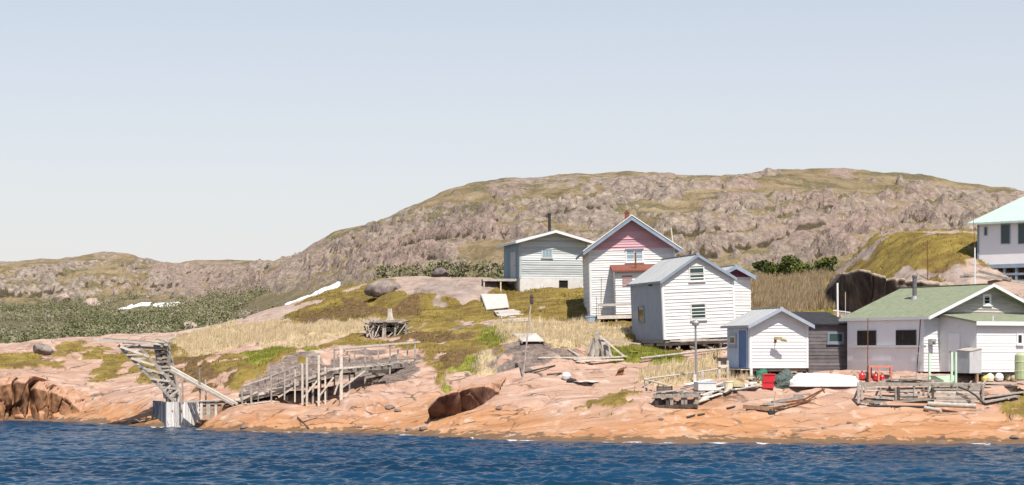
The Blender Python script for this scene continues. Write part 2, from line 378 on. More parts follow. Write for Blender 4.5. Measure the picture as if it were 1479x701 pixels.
def ground_mat():
    m, n, b = new_mat('granite_and_heath'); q = NB(n); V = q.coord()
    geo = q.nd('ShaderNodeNewGeometry'); sep = q.nd('ShaderNodeSeparateXYZ'); q.ln(geo.outputs['Position'], sep.inputs[0])
    rot = q.nd('ShaderNodeMapping'); rot.inputs['Rotation'].default_value = (0, 0, R(-22)); rot.inputs['Scale'].default_value = (.22, .9, 1.2); q.ln(V, rot.inputs[0])
    streak = q.noise(rot.outputs[0], 1.1, 6, .62, .6); broad = q.noise(V, .16, 4, .6, .5); fine = q.noise(V, 5.5, 5, .65); mid = q.noise(V, 1.0, 5, .6, .3)
    pink = q.ramp(streak, [(.28, (.29, .175, .12)), (.44, (.37, .23, .165)), (.58, (.43, .285, .215)), (.72, (.52, .39, .32))])
    orange = q.ramp(streak, [(.28, (.30, .14, .066)), (.5, (.40, .20, .095)), (.72, (.46, .27, .16))])
    hz = q.math('MULTIPLY_ADD', sep.outputs[2], .45, 0)
    k = q.math('MULTIPLY_ADD', broad, 1.9, -.95); k = q.math('ADD', k, hz); k = q.ramp(k, [(.30, 0.0), (.85, 1.0)])
    rock = q.mix(k, orange, pink)
    st2 = q.noise(rot.outputs[0], 3.2, 5, .7, .2)
    rock = q.mix(q.ramp(st2, [(.60, 0.0), (.70, .55)]), rock, (.215, .15, .14))          # mauve-grey bands
    rock = q.mix(q.ramp(mid, [(.56, 0.0), (.68, .7)]), rock, (.52, .405, .335))            # pale scoured patches
    rock = q.mix(q.ramp(fine, [(.62, 0.0), (.72, .45)]), rock, (.20, .12, .08))
    stain = q.noise(q.coord(.6, 1, 1), .75, 6, .7, .8); rock = q.mix(q.ramp(stain, [(.62, 0.0), (.70, .5)]), rock, (.24, .14, .095))
    # joints drawn dark: the shade in the cracks painted into the colour
    vo = q.nd('ShaderNodeTexVoronoi'); vo.feature = 'DISTANCE_TO_EDGE'; vo.inputs['Scale'].default_value = .5
    wv = q.nd('ShaderNodeMapping'); wv.inputs['Rotation'].default_value = (0, 0, R(-25)); wv.inputs['Scale'].default_value = (.55, 1.3, .6)
    dn = q.nd('ShaderNodeTexNoise'); dn.inputs['Scale'].default_value = 1.3; q.ln(V, dn.inputs['Vector'])
    va = q.nd('ShaderNodeVectorMath'); va.operation = 'MULTIPLY_ADD'; va.inputs[1].default_value = (.7, .7, .7); q.ln(dn.outputs[1], va.inputs[0]); q.ln(V, va.inputs[2])
    q.ln(va.outputs[0], wv.inputs[0]); q.ln(wv.outputs[0], vo.inputs['Vector'])
    gate = q.ramp(q.noise(V, .55, 3, .6), [(.48, 0.0), (.62, 1.0)])
    crack = q.math('MULTIPLY', q.ramp(vo.outputs['Distance'], [(.008, 1.0), (.034, 0.0)]), gate)
    vo2 = q.nd('ShaderNodeTexVoronoi'); vo2.feature = 'DISTANCE_TO_EDGE'; vo2.inputs['Scale'].default_value = .8
    wv2 = q.nd('ShaderNodeMapping'); wv2.inputs['Rotation'].default_value = (0, 0, R(35)); wv2.inputs['Scale'].default_value = (.35, 1.5, .6); q.ln(va.outputs[0], wv2.inputs[0]); q.ln(wv2.outputs[0], vo2.inputs['Vector'])
    crack = q.math('MAXIMUM', crack, q.math('MULTIPLY', q.ramp(vo2.outputs['Distance'], [(.008, 1.0), (.03, 0.0)]), q.ramp(q.noise(V, .4, 3, .6), [(.52, 0.0), (.64, 1.0)])))
    rock = q.mix(q.math('MULTIPLY', crack, .8), rock, (.07, .045, .03))
    # weed and damp at the tide line
    zt = q.math('MULTIPLY_ADD', q.noise(V, 1.6, 4, .6), -1.0, q.math('ADD', sep.outputs[2], .28))
    rock = q.mix(q.ramp(zt, [(-.04, .8), (.02, 0.0)]), rock, (.11, .075, .045))
    lmix = q.math('MULTIPLY_ADD', fine, .5, q.math('MULTIPLY_ADD', st2, .5, q.math('MULTIPLY', mid, .25)))
    lichen = q.ramp(lmix, [(.50, (.045, .037, .034)), (.60, (.115, .092, .082)), (.68, (.185, .148, .13)), (.78, (.32, .25, .215))])
    cover = lambda name, lo=.35, hi=.65, wob=.5: q.ramp(q.math('MULTIPLY_ADD', fine, wob, q.math('ADD', q.attr(name).outputs['Fac'], -wob*.5)), [(lo, 0.0), (hi, 1.0)])
    lichen = q.mix(q.ramp(q.math('MULTIPLY', sep.outputs[2], .1), [(.55, 0.0), (.8, .8)]), lichen, q.ramp(mid, [(.3, (.17, .125, .105)), (.5, (.29, .225, .19)), (.7, (.40, .32, .275))]))
    rock = q.mix(q.ramp(q.math('MULTIPLY', sep.outputs[2], .1), [(.42, 0.0), (.7, .75)]), rock, q.ramp(st2, [(.3, (.22, .155, .125)), (.5, (.34, .265, .22)), (.7, (.44, .36, .31))]))
    col = q.mix(q.math('MULTIPLY', cover('lich'), .88), rock, lichen)
    tuft = q.noise(V, 3.2, 5, .7); hs = q.noise(q.coord(.5, 1, 1), .8, 5, .65, .4)
    h = q.ramp(hs, [(.28, (.095, .06, .022)), (.42, (.15, .103, .028)), (.55, (.215, .155, .036)), (.72, (.275, .21, .06))])
    h = q.mix(q.ramp(tuft, [(.5, 0.0), (.7, .6)]), h, (.085, .05, .02))
    col = q.mix(cover('heath'), col, h)
    br = q.ramp(tuft, [(.3, (.055, .034, .018)), (.5, (.125, .075, .032)), (.7, (.19, .125, .06))])
    col = q.mix(q.math('MULTIPLY', cover('brown'), cover('heath')), col, br)
    t = q.ramp(tuft, [(.3, (.26, .19, .10)), (.5, (.42, .325, .19)), (.7, (.53, .43, .28))]); col = q.mix(cover('tan'), col, t)
    g = q.ramp(tuft, [(.3, (.10, .105, .016)), (.5, (.18, .185, .028)), (.7, (.26, .24, .06))]); col = q.mix(cover('green'), col, g)
    q.ln(col, b.inputs['Base Color']); b.inputs['Roughness'].default_value = .9; b.inputs['Specular IOR Level'].default_value = .2
    hb = q.math('MULTIPLY_ADD', crack, -1.6, q.math('MULTIPLY_ADD', tuft, .8, q.math('MULTIPLY_ADD', st2, .9, q.math('MULTIPLY_ADD', fine, .6, q.math('MULTIPLY', mid, .5)))))
    q.ln(q.bump(hb, .55, .12), b.inputs['Normal'])
    return m
GM = ground_mat()
me = array_mesh('shore_terrain', np.stack([XX, YY, Z], -1).reshape(-1, 3), grid_faces(NYR, NU),
    [(k, 'POINT', a) for k, a in (('heath', heath), ('tan', tan_), ('green', green), ('brown', brown), ('lich', lich))])
tag(link('shore_terrain', me, GM), kind='structure')
# ---------------------------------------------------------------- far hills
far_pts = []
for px, z in ((-700, 3.2), (0, 3.4), (200, 3.6), (400, 3.6), (500, 3.8), (650, 4.4), (800, 5.4), (950, 7.2), (1100, 9.4), (1250, 9.5), (1479, 8.7), (2200, 8)):
    far_pts.append((px, HY-(z-CZ)*FPX/172, 172)); far_pts.append((px, HY-(z*.9+1.6-CZ)*FPX/215, 215))
    far_pts.append((px, HY-(10-CZ)*FPX/900, 900))
far_pts += [(-700, 500, 250), (-700, 460, 380), (-700, 435, 520), (-700, 392, 640), (-300, 500, 250), (-300, 460, 380), (-300, 430, 520), (-300, 388, 640),
 (0, 500, 250), (0, 474, 340), (0, 452, 430), (0, 432, 510), (0, 408, 519), (0, 384, 640), (50, 408, 522), (50, 384, 640), (100, 430, 515), (100, 404, 521), (100, 373, 640), (150, 432, 515), (150, 402, 522), (150, 366, 645),
 (185, 368, 645), (230, 430, 515), (230, 402, 522), (230, 380, 640), (150, 498, 250), (150, 472, 345), (150, 450, 430), (300, 496, 250), (300, 468, 345), (300, 445, 430), (300, 425, 500), (300, 400, 540), (300, 382, 640),
 (340, 422, 455), (340, 405, 475), (340, 384, 600), (400, 490, 230), (400, 460, 310), (400, 425, 395), (400, 398, 408), (400, 380, 460), (400, 388, 560), (440, 422, 370), (440, 396, 385), (440, 357, 440), (440, 372, 500),
 (480, 418, 345), (480, 395, 357), (480, 362, 385), (480, 336, 420), (480, 350, 470), (550, 414, 320), (550, 385, 335), (550, 345, 365), (550, 321, 405), (550, 330, 450),
 (600, 412, 308), (600, 380, 323), (600, 340, 348), (600, 298, 390), (600, 310, 440), (640, 281, 393), (680, 263, 396), (700, 402, 300), (700, 350, 318), (700, 300, 348), (700, 259, 396), (700, 270, 445), (760, 252, 398), (815, 402, 293), (815, 340, 313), (815, 290, 343), (815, 248, 400), (815, 258, 450),
 (890, 251, 400), (960, 402, 284), (960, 330, 305), (960, 290, 338), (960, 255, 400), (960, 265, 450), (1020, 253, 405), (1100, 402, 268), (1100, 385, 280), (1100, 340, 300), (1100, 290, 350), (1100, 247, 418), (1100, 256, 470),
 (1200, 392, 262), (1200, 335, 295), (1200, 290, 345), (1200, 242, 420), (1200, 252, 470), (1260, 243, 420), (1320, 245, 420), (1320, 342, 290), (1320, 300, 330), (1370, 250, 418), (1420, 335, 290), (1420, 290, 350), (1420, 262, 412), (1420, 275, 460),
 (1479, 325, 290), (1479, 280, 402), (1479, 295, 450), (1600, 335, 380), (1600, 370, 300), (1900, 400, 380), (2200, 420, 380)]
f_far = rbf(far_pts)
FU = np.linspace((-700-CX)/FPX, (2200-CX)/FPX, 1250)
FY = np.concatenate([np.arange(166, 260, 1.2), np.arange(260, 430, .5), np.arange(430, 665, .8), np.arange(665, 905, 8)])
FUU, FYY = np.meshgrid(FU, FY); FX = FUU*FYY
B = np.zeros(FX.shape)
for r0 in range(0, FX.shape[0], 200): B[r0:r0+200] = f_far(FX[r0:r0+200], FYY[r0:r0+200])
B = blur(B, 12)
hill = sst(11, 19, B)                       # hills proper, not the valley floor
Hn = B+hill*(fbm(FX*.022, FYY*.022, 4, 101)*2.6+fbm(FX*.075, FYY*.06, 3, 111)*1.2)
elev = (B-CZ)/FYY; prox = np.exp(-(np.maximum(0, elev.max(0)[None]-elev)*FPX/9)**2)
calmtop = 1-.75*np.maximum(prox, sst(30, 38, B))
stp = 4.2; wv = Hn/stp+1.5*fbm(FX*.016, FYY*.016, 3, 120); fr = wv-np.floor(wv)
terr = (np.floor(wv)+sst(.40, .66, fr)-wv)*stp
Zf = Hn+terr*hill*.62*calmtop*(.35+.65*sst(-.25, .3, fbm(FX*.03, FYY*.03, 2, 130)))
stp2 = 1.5; wv2 = Zf/stp2+1.2*fbm(FX*.06, FYY*.06, 3, 121); fr2 = wv2-np.floor(wv2)
Zf += (np.floor(wv2)+sst(.4, .62, fr2)-wv2)*stp2*hill*.6*calmtop*sst(-.2, .25, fbm(FX*.05, FYY*.05, 2, 131))
gy = np.gradient(Zf, axis=0)/np.gradient(FY)[:, None]; gx = np.gradient(Zf, axis=1)/np.maximum(np.gradient(FX, axis=1), 1e-3)
cl = blur(sst(.35, .9, np.hypot(gx, gy)), 2)
wx = .55*fbm(FX*.25, FYY*.2, 3, 140); wy = .55*fbm(FX*.25, FYY*.2, 3, 145)
a1, a2, aid = voro(FX*.135+wx, FYY*.105+wy, 141); b1, b2, bid = voro(FX*.34+wx, FYY*.26+wy, 142); c1, c2, cid2 = voro(FX*.85+wx, FYY*.6, 143)
dome = lambda f, r: np.clip(1-(f/r)**2, 0, 1)**.5
rp = sst(-.04, .10, fbm(FX*.085, FYY*.034, 4, 180)+.35*fbm(FX*.3, FYY*.12, 3, 181))*sst(10, 14, B)
cl = np.maximum(cl, rp*.75)
cl = cl*(1-.6*prox)
big = 1-.85*prox
blk = big*(dome(a1, .66)*(.4+1.2*aid)*1.35*cl+dome(b1, .62)*(.3+bid)*(.55*cl+.08)+dome(c1, .6)*cid2*(.2*cl+.05)-(1-sst(0, .08, a2-a1))*.5*cl)
rubble = sst(.05, .4, fbm(FX*.04, FYY*.04, 3, 150))
blk += big*(.25+.75*rubble)*(np.maximum(0, .42-b1)*2.0*(bid > .62)+np.maximum(0, .4-c1)*1.3*(cid2 > .6))
d1, d2, did = voro(FX*.17+3, FYY*.16, 144); blk += big*np.maximum(0, .36-d1)*4.0*(did > .75)*rubble
Zf += hill*(blk*(1-.5*prox)+fbm(FX*.5, FYY*.3, 3, 160)*.18)
Zf -= 1.3*sst(33, 42, B)
Zf += (1-hill)*(fbm(FX*.05, FYY*.05, 3, 170)*.6)
rockp = rp*hill
ed = np.minimum(sst(FU[0], FU[60], FUU), 1-sst(FU[-60], FU[-1], FUU))*(1-sst(840, 900, FYY))
Zf = Zf*ed-3*(1-ed)
cliff = blur(sst(.5, 1.2, np.hypot(np.gradient(Zf, axis=0)/np.gradient(FY)[:, None], np.gradient(Zf, axis=1)/np.maximum(np.gradient(FX, axis=1), 1e-3))), 1)
crev_shade = sst(.12, .6, blur(Zf, 6)-Zf)*hill+.8*sst(.5, 1.5, blur(Zf, 30)-Zf)*hill  # concave spots: mask for shade painted into crevices, mixed with dark scrub
def zfar(x, y):
    u = (x/y-FU[0])/(FU[1]-FU[0]); j = int(min(max(u, 0), len(FU)-2)); i = int(min(max(np.searchsorted(FY, y)-1, 0), len(FY)-2))
    fu = u-j; fy = (y-FY[i])/(FY[i+1]-FY[i])
    return float((Zf[i, j]*(1-fu)+Zf[i, j+1]*fu)*(1-fy)+(Zf[i+1, j]*(1-fu)+Zf[i+1, j+1]*fu)*fy)
def GF(px, py, y0=185, y1=700):
    u = (px-CX)/FPX; y = y0
    while y < y1:
        if CZ-(py-HY)/FPX*y < zfar(u*y, y): break
        y += .5
    return Vector((u*y, y, zfar(u*y, y)))
def hill_mat():
    m, n, b = new_mat('hill_rock_and_tundra'); q = NB(n); V = q.coord()
    big = q.noise(V, .03, 4, .6, .4); mid = q.noise(V, .16, 5, .65, .4); fine = q.noise(V, .75, 5, .7); vf = q.noise(q.coord(1, 1, .5), 1.8, 4, .7)
    rock = q.ramp(fine, [(.27, (.08, .062, .054)), (.40, (.20, .158, .135)), (.55, (.325, .26, .205)), (.70, (.47, .39, .315))])
    pinkr = q.ramp(vf, [(.3, (.155, .105, .09)), (.52, (.33, .235, .195)), (.70, (.47, .355, .295))])
    rock = q.mix(q.ramp(big, [(.45, 0.0), (.62, .75)]), rock, pinkr)
    veg = q.ramp(mid, [(.30, (.12, .09, .045)), (.42, (.20, .15, .08)), (.54, (.285, .215, .125)), (.66, (.34, .265, .17)), (.78, (.42, .34, .25))])
    veg = q.mix(q.ramp(vf, [(.55, 0.0), (.66, .7)]), veg, (.12, .095, .05))
    scrub = q.ramp(vf, [(.3, (.08, .075, .035)), (.5, (.15, .13, .07)), (.7, (.26, .215, .15))])
    c = q.math('ADD', q.attr('cliff').outputs['Fac'], q.math('MULTIPLY_ADD', fine, 1.0, -.46))
    c = q.math('ADD', c, q.math('MULTIPLY_ADD', mid, .7, -.35))
    col = q.mix(q.ramp(c, [(.45, 0.0), (.62, 1.0)]), veg, rock)
    s = q.math('MULTIPLY', q.ramp(q.math('MULTIPLY_ADD', mid, -.8, q.math('ADD', q.noise(V, .055, 3, .6), .40)), [(.55, 0.0), (.63, 1.0)]), .85)
    s = q.math('MULTIPLY', s, q.ramp(c, [(.45, 1.0), (.7, .15)]))
    s = q.math('MAXIMUM', s, q.math('MULTIPLY_ADD', q.attr('low').outputs['Fac'], 1.0, 0))
    col = q.mix(s, col, scrub)
    crev = q.ramp(q.math('MULTIPLY_ADD', vf, .7, q.math('ADD', q.attr('crevice_shade').outputs['Fac'], -.35)), [(.28, 0.0), (.55, .9)])
    col = q.mix(crev, col, q.ramp(fine, [(.35, (.045, .034, .022)), (.6, (.095, .075, .04)), (.75, (.14, .105, .06))]))  # dark scrub tone also paints the shade in the crevices
    q.ln(col, b.inputs['Base Color']); b.inputs['Roughness'].default_value = .95; b.inputs['Specular IOR Level'].default_value = .15
    q.ln(q.bump(q.math('ADD', fine, vf), .8, .9), b.inputs['Normal'])
    return m
HM = hill_mat()
me = array_mesh('hills', np.stack([FX, FYY, Zf], -1).reshape(-1, 3), grid_faces(len(FY), len(FU)), [('cliff', 'POINT', np.clip(cliff*.9+rockp*.55, 0, 1.2)), ('low', 'POINT', 1-sst(10, 18, B)), ('crevice_shade', 'POINT', np.clip(crev_shade, 0, 1))])
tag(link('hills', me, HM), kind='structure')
# ---------------------------------------------------------------- water
WU = np.linspace(-.48, .52, 900); WY = np.concatenate([np.arange(48, 128, .11), np.arange(128, 240, 4)])
WUU, WYY = np.meshgrid(WU, WY); WX = WUU*WYY
def gerst(X, Y):
    z = np.zeros(X.shape); r = np.random.default_rng(5)
    wx_ = X+.6*fbm(X*.15, Y*.15, 2, 201); wy_ = Y+.6*fbm(X*.15, Y*.15, 2, 202)
    for k in range(26):
        L = .36*1.085**k; th = r.normal(math.pi*.60, .6); kx, ky = math.cos(th)*2*math.pi/L, math.sin(th)*2*math.pi/L
        a = .0165*L**.7; ph = wx_*kx+wy_*ky+r.uniform(0, 6.28)
        z += a*(1-np.abs(np.sin(ph/2))*2)*.6+a*np.sin(ph)*.6
    return z
WZ = gerst(WX, WYY)*(.75+.5*fbm(WX*.05, WYY*.03, 3, 205))+fbm(WX*2.2, WYY*2.2, 3, 206)*.05
ti = np.clip(((WX/WYY)-U[0])/(U[1]-U[0]), 0, NU-1).astype(int); tj = np.clip(np.searchsorted(YR, WYY), 0, NYR-1)
dep = Z[tj, ti]; dep = np.where(WYY < 88.5, -3, dep)
calm = 1-.6*sst(-.7, .0, dep); WZ = WZ*calm+.02
foam = sst(-.22, .04, dep+.10*fbm(WX*1.2, WYY*.8, 3, 207))*sst(-.15, .25, fbm(WX*.35, WYY*.3, 3, 208))
def water_mat():
    m, n, b = new_mat('sea_water'); q = NB(n); V = q.coord()
    dk = q.noise(q.coord(.35, 1, 1), .11, 4, .6, .3)
    col = q.ramp(dk, [(.35, (.003, .022, .050)), (.65, (.005, .038, .082))])
    fn = q.noise(V, 6, 4, .7)
    fo = q.ramp(q.math('MULTIPLY', q.attr('foam').outputs['Fac'], q.math('MULTIPLY_ADD', fn, 2.4, -.3)), [(.35, 0.0), (.6, .9)])
    q.ln(q.mix(fo, col, (.75, .76, .76)), b.inputs['Base Color'])
    q.ln(q.math('MULTIPLY_ADD', fo, .5, .12), b.inputs['Roughness']); b.inputs['IOR'].default_value = 1.33; b.inputs['Specular IOR Level'].default_value = .32
    bn = q.noise(q.coord(.8, 1.3, 1), 3.2, 5, .65, .5)
    q.ln(q.bump(bn, .5, .10), b.inputs['Normal'])
    return m
WM = water_mat()
me = array_mesh('water', np.stack([WX, WYY, WZ], -1).reshape(-1, 3), grid_faces(len(WY), len(WU)), [('foam', 'POINT', foam)])
tag(link('water', me, WM), kind='structure')
s_ = MB(); s_.poly([(-9000, -3000, -.75), (9000, -3000, -.75), (9000, 15000, -.75), (-9000, 15000, -.75)], [(0, 1, 2, 3)])
tag(s_.build('open_sea_water', WM), kind='structure')
# ---------------------------------------------------------------- grass, scrub
def tufts(name, weight, count, h0, h1, wd, mat, per=5, spread=.10, lean=.35):
    area = (YY*(U[1]-U[0]))*np.gradient(YR)[:, None]; wgt = (weight*area*(Z > .4)).ravel(); wgt = wgt/wgt.sum()
    idx = rng.choice(len(wgt), count, p=wgt); r, c = np.divmod(idx, NU)
    bx = XX[r, c]+rng.uniform(-.08, .08, count); by = YY[r, c]+rng.uniform(-.1, .1, count); bz = Z[r, c]-.04
    n = count*per; bx, by, bz = [np.repeat(a, per) for a in (bx, by, bz)]
    bx = bx+rng.normal(0, spread, n); by = by+rng.normal(0, spread, n)
    hh = np.repeat(rng.uniform(h0, h1, count), per)*rng.uniform(.6, 1.1, n); th = rng.uniform(0, 6.28, n); ph = rng.uniform(0, 6.28, n)
    lx = np.cos(ph)*lean*hh*rng.uniform(.2, 1, n)+.12*hh; ly = np.sin(ph)*lean*hh*rng.uniform(.2, 1, n)
    w_ = wd*rng.uniform(.6, 1.3, n)/2
    a = np.stack([bx-np.cos(th)*w_, by-np.sin(th)*w_, bz], -1); b = np.stack([bx+np.cos(th)*w_, by+np.sin(th)*w_, bz], -1)
    t = np.stack([bx+lx, by+ly, bz+hh], -1)
    V = np.stack([a, b, t], 1).reshape(-1, 3); F = np.arange(n*3).reshape(-1, 3)
    me = array_mesh(name, V, F, [('v', 'FACE', np.repeat(rng.uniform(0, 1, count), per)*.7+rng.uniform(0, .3, n))], smooth=False)
    return tag(link(name, me, mat), kind='stuff')
def leaf_mat(name, stops, tr=.25):
    m, n, b = new_mat(name); q = NB(n)
    q.ln(q.ramp(q.attr('v').outputs['Fac'], stops), b.inputs['Base Color']); b.inputs['Roughness'].default_value = .8; b.inputs['Specular IOR Level'].default_value = .15
    return m
M_dry = leaf_mat('dry_grass', [(0, (.34, .25, .145)), (.4, (.52, .405, .245)), (.75, (.63, .515, .345)), (1, (.45, .36, .18))])
M_grn = leaf_mat('green_grass', [(0, (.11, .12, .016)), (.5, (.19, .20, .03)), (1, (.30, .27, .08))])
M_hth = leaf_mat('heath_turf', [(0, (.085, .055, .02)), (.35, (.165, .118, .026)), (.7, (.25, .19, .038)), (1, (.34, .27, .10))])
M_brn = leaf_mat('brown_reed', [(0, (.16, .105, .06)), (.4, (.28, .20, .12)), (.8, (.40, .30, .18)), (1, (.26, .25, .08))])
vis = (YY < 168)*sst(.5, 1.0, np.abs(Z))
tufts('dry_grass', np.clip(tan_-.3, 0, 1)*vis, 9000, .22, .5, .045, M_dry)
tufts('green_grass', np.clip(green-.3, 0, 1)*vis, 4500, .12, .28, .045, M_grn)
tufts('heath_turf', np.clip(heath-tan_-green-.3, 0, 1)*vis*(.25+sst(0, .4, n1)), 16000, .06, .2, .06, M_hth, per=4, spread=.14, lean=.7)
reed = patch([(1086, 402), (1197, 402), (1194, 446), (1150, 458), (1086, 458)])
tufts('brown_reeds', reed*(YY < 160)*(YY > 116), 6000, .35, .85, .06, M_brn)
def leafballs(centres, per, size, name=None, rad=(1, 1, 1), origin=(0, 0, 0)):
    """leaf faces through the volume of uneven crowns"""
    C_, S_ = np.array([c[:3] for c in centres]), np.array([c[3:6] for c in centres])
    n = len(C_)*per; ci = np.repeat(np.arange(len(C_)), per)
    d = rng.normal(0, 1, (n, 3)); d /= np.linalg.norm(d, axis=1)[:, None]; rr = rng.uniform(.25, 1.08, n)**.6
    p = C_[ci]+d*rr[:, None]*S_[ci]
    a = rng.normal(0, 1, (n, 3)); a /= np.linalg.norm(a, axis=1)[:, None]; b = np.cross(a, rng.normal(0, 1, (n, 3))); b /= np.linalg.norm(b, axis=1)[:, None]
    s = size*rng.uniform(.5, 1.3, n)[:, None]*np.array([c[6] if len(c) > 6 else 1 for c in centres])[ci][:, None]
    V = np.stack([p-a*s, p+b*s*.55, p+a*s, p-b*s*.55], 1).reshape(-1, 3)-np.array(origin)
    return V, np.arange(n*4).reshape(-1, 4), ci, n
M_scrub = leaf_mat('dark_scrub', [(0, (.11, .115, .06)), (.3, (.165, .168, .082)), (.55, (.215, .205, .108)), (.8, (.26, .23, .145)), (1, (.33, .285, .225))])
SNOW = [([(172, 438), (195, 437.5), (218, 440)], 1.5), ([(222, 441.5), (245, 441), (262, 439)], 1.0), ([(412, 420), (440, 417), (465, 414), (492, 411)], 1.5)]
SNOWS = [tuple(GF(px, py))[:2] for l_, w_ in SNOW for k in range(len(l_)) for px, py in ([l_[k]]+([((l_[k][0]+l_[k+1][0])/2, (l_[k][1]+l_[k+1][1])/2)] if k+1 < len(l_) else []))]
cs = []
tries = 0
while len(cs) < 7000 and tries < 60000:
    tries += 1
    y = 185+(rng.uniform()**.8)*345; px = rng.uniform(-420, 830)
    x = (px-CX)/FPX*y; z = zfar(x, y)
    i = min(np.searchsorted(FY, y), len(FY)-1); j = int(np.clip((x/y-FU[0])/(FU[1]-FU[0]), 0, len(FU)-1))
    if hill[i, j] > .6: continue
    if vn(np.array([x*.035]), np.array([y*.02]), 77)[0] < -.62: continue
    if any(abs(x-sx_) < 6.5 and -26 < y-sy_ < 4 for sx_, sy_ in SNOWS): continue
    if px < 95 and 275 < y < 385 and rng.uniform() < .93: continue
    op = vn(np.array([x*.09]), np.array([y*.045]), 79)[0]+.5*vn(np.array([x*.25]), np.array([y*.12]), 80)[0]
    if op > .30 and rng.uniform() < .85: continue
    r = rng.uniform(.35, 1.25)*(1+.25*(y > 330))*(1.15-.5*max(0, op)); tall = rng.uniform() < .35; cs.append((x, y, z+r*(.8 if tall else .45), r*(.6 if tall else 1.1), r*(.6 if tall else 1.1), r*(1.5 if tall else rng.uniform(.5, 1.0)), 1))
V, F, ci, n = leafballs(cs, 62, .165)
tone = np.array([.5+.5*vn(np.array([c[0]*.06]), np.array([c[1]*.03]), 78)[0] for c in cs])
fv = np.clip(tone[ci]*.65+rng.uniform(0, .22, n)+np.where(rng.uniform(0, 1, len(cs)) < .16, rng.uniform(.25, .6, len(cs)), rng.uniform(-.25, .15, len(cs)))[ci], 0, 1)
tag(link('valley_scrub', array_mesh('valley_scrub', V, F, [('v', 'FACE', fv)], smooth=False), M_scrub), kind='stuff')
cs = []
for _ in range(130):       # scrub at the foot of the hill behind the bank and in its gullies
    px = rng.uniform(545, 745) if rng.uniform() < .85 else rng.uniform(1080, 1215); py = rng.uniform(386, 411); g = GF(px, py, 200)
    if g.y > 330: continue
    r = rng.uniform(.3, 1.3)**1.3; cs.append((g.x, g.y, g.z+r*.4, r*1.2, r, r*.8, 1))
V, F, ci, n = leafballs(cs, 34, .28)
tag(link('hillside_scrub', array_mesh('hillside_scrub', V, F, [('v', 'FACE', np.clip(rng.uniform(0, .7, len(cs))[ci]+rng.uniform(-.1, .2, n), 0, 1))], smooth=False), M_scrub), kind='stuff')
# ---------------------------------------------------------------- overhanging and sheer rock faces
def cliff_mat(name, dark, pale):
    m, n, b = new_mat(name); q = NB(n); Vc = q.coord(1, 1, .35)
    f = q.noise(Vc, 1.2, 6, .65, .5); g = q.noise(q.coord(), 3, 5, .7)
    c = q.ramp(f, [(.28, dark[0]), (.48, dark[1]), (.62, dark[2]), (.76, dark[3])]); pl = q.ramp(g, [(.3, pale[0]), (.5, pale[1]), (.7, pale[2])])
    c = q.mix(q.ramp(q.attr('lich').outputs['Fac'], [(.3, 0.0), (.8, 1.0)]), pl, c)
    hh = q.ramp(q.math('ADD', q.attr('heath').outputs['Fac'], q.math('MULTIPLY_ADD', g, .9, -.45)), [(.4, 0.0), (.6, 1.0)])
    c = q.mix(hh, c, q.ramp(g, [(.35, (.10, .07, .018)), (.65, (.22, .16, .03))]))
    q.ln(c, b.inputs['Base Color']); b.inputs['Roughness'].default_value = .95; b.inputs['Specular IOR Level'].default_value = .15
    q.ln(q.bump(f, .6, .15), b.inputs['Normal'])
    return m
def cliff_face(tr, zb, recess, run, mat, gaps=(), amp=1.0, heathy=True, drop=.25, scale=1.0, roundness=.35):
    ns, nk = int(abs(tr[-1][0]-tr[0][0])*.75), 60
    V = np.zeros((nk, ns, 3)); hv = np.zeros((nk, ns)); lv = np.ones((nk, ns))
    xs = np.linspace(tr[0][0], tr[-1][0], ns); Ys = blur(np.interp(xs, [a[0] for a in tr], [a[1] for a in tr])[None], 6, (1,))[0]; ps = np.interp(xs, [a[0] for a in tr], [a[2] for a in tr])
    ps = ps+3.0*scale*fbm(xs*.06, xs*0+.5, 3, 311)
    for j in range(ns):
        br = P(xs[j], ps[j], Ys[j]); back = zat(br.x+.4, br.y+run)
        for i in range(nk):
            t = i/(nk-1)
            if t < .62:
                k = t/.62; p = Vector((br.x+.25*(1-k)*recess/2.3, br.y+recess*(1-k)**1.3, zb+(br.z-roundness-zb)*k))
            else:
                k = (t-.62)/.38; p = Vector((br.x+.4*k, br.y+run*k, br.z-roundness+(roundness+.15)*min(1, k*5)*(1-k)+(back-drop-br.z+roundness)*k)); hv[i, j] = 1 if (k > .45 and heathy) else 0; lv[i, j] = .25 if k < .5 else 0
            if .60 < t < .62: lv[i, j] = .3
            V[i, j] = p
    q = 1/scale
    n_ = fbm((V[..., 0]*.9+V[..., 1]*.6)*q, V[..., 2]*.45*q, 4, 301)*.6*scale+fbm(V[..., 0]*2.5*q, (V[..., 2]*1.4+V[..., 1])*q, 3, 302)*.18*scale
    f1, f2, c_ = voro(V[..., 0]*.75*q+.3*n_, V[..., 2]*.38*q+V[..., 1]*.2, 303)
    n_ = n_+((c_-.5)*.8-(1-sst(0, .12, f2-f1))*.45)*scale
    for gpx, gw, gd in gaps: n_ = n_-gd*np.exp(-((xs+1.2*np.sin(np.arange(nk)[:, None]*.2)-gpx)/gw)**2)
    fade = np.minimum(1, (1-np.linspace(0, 1, nk))*5)[:, None]*amp
    V[..., 1] -= n_*fade; V[..., 0] += .4*n_*fade; V[..., 2] += .25*n_*fade
    z0 = np.zeros(nk*ns)
    me = array_mesh('rock_face', V.reshape(-1, 3), grid_faces(nk, ns), [('heath', 'POINT', hv.ravel()), ('lich', 'POINT', lv.ravel())])
    tag(link('rock_face', me, mat), kind='structure')
MC = cliff_mat('dark_lichen_rock', [(.025, .020, .018), (.075, .058, .048), (.17, .13, .10), (.32, .255, .21)], [(.17, .125, .095), (.34, .27, .21), (.47, .39, .32)])
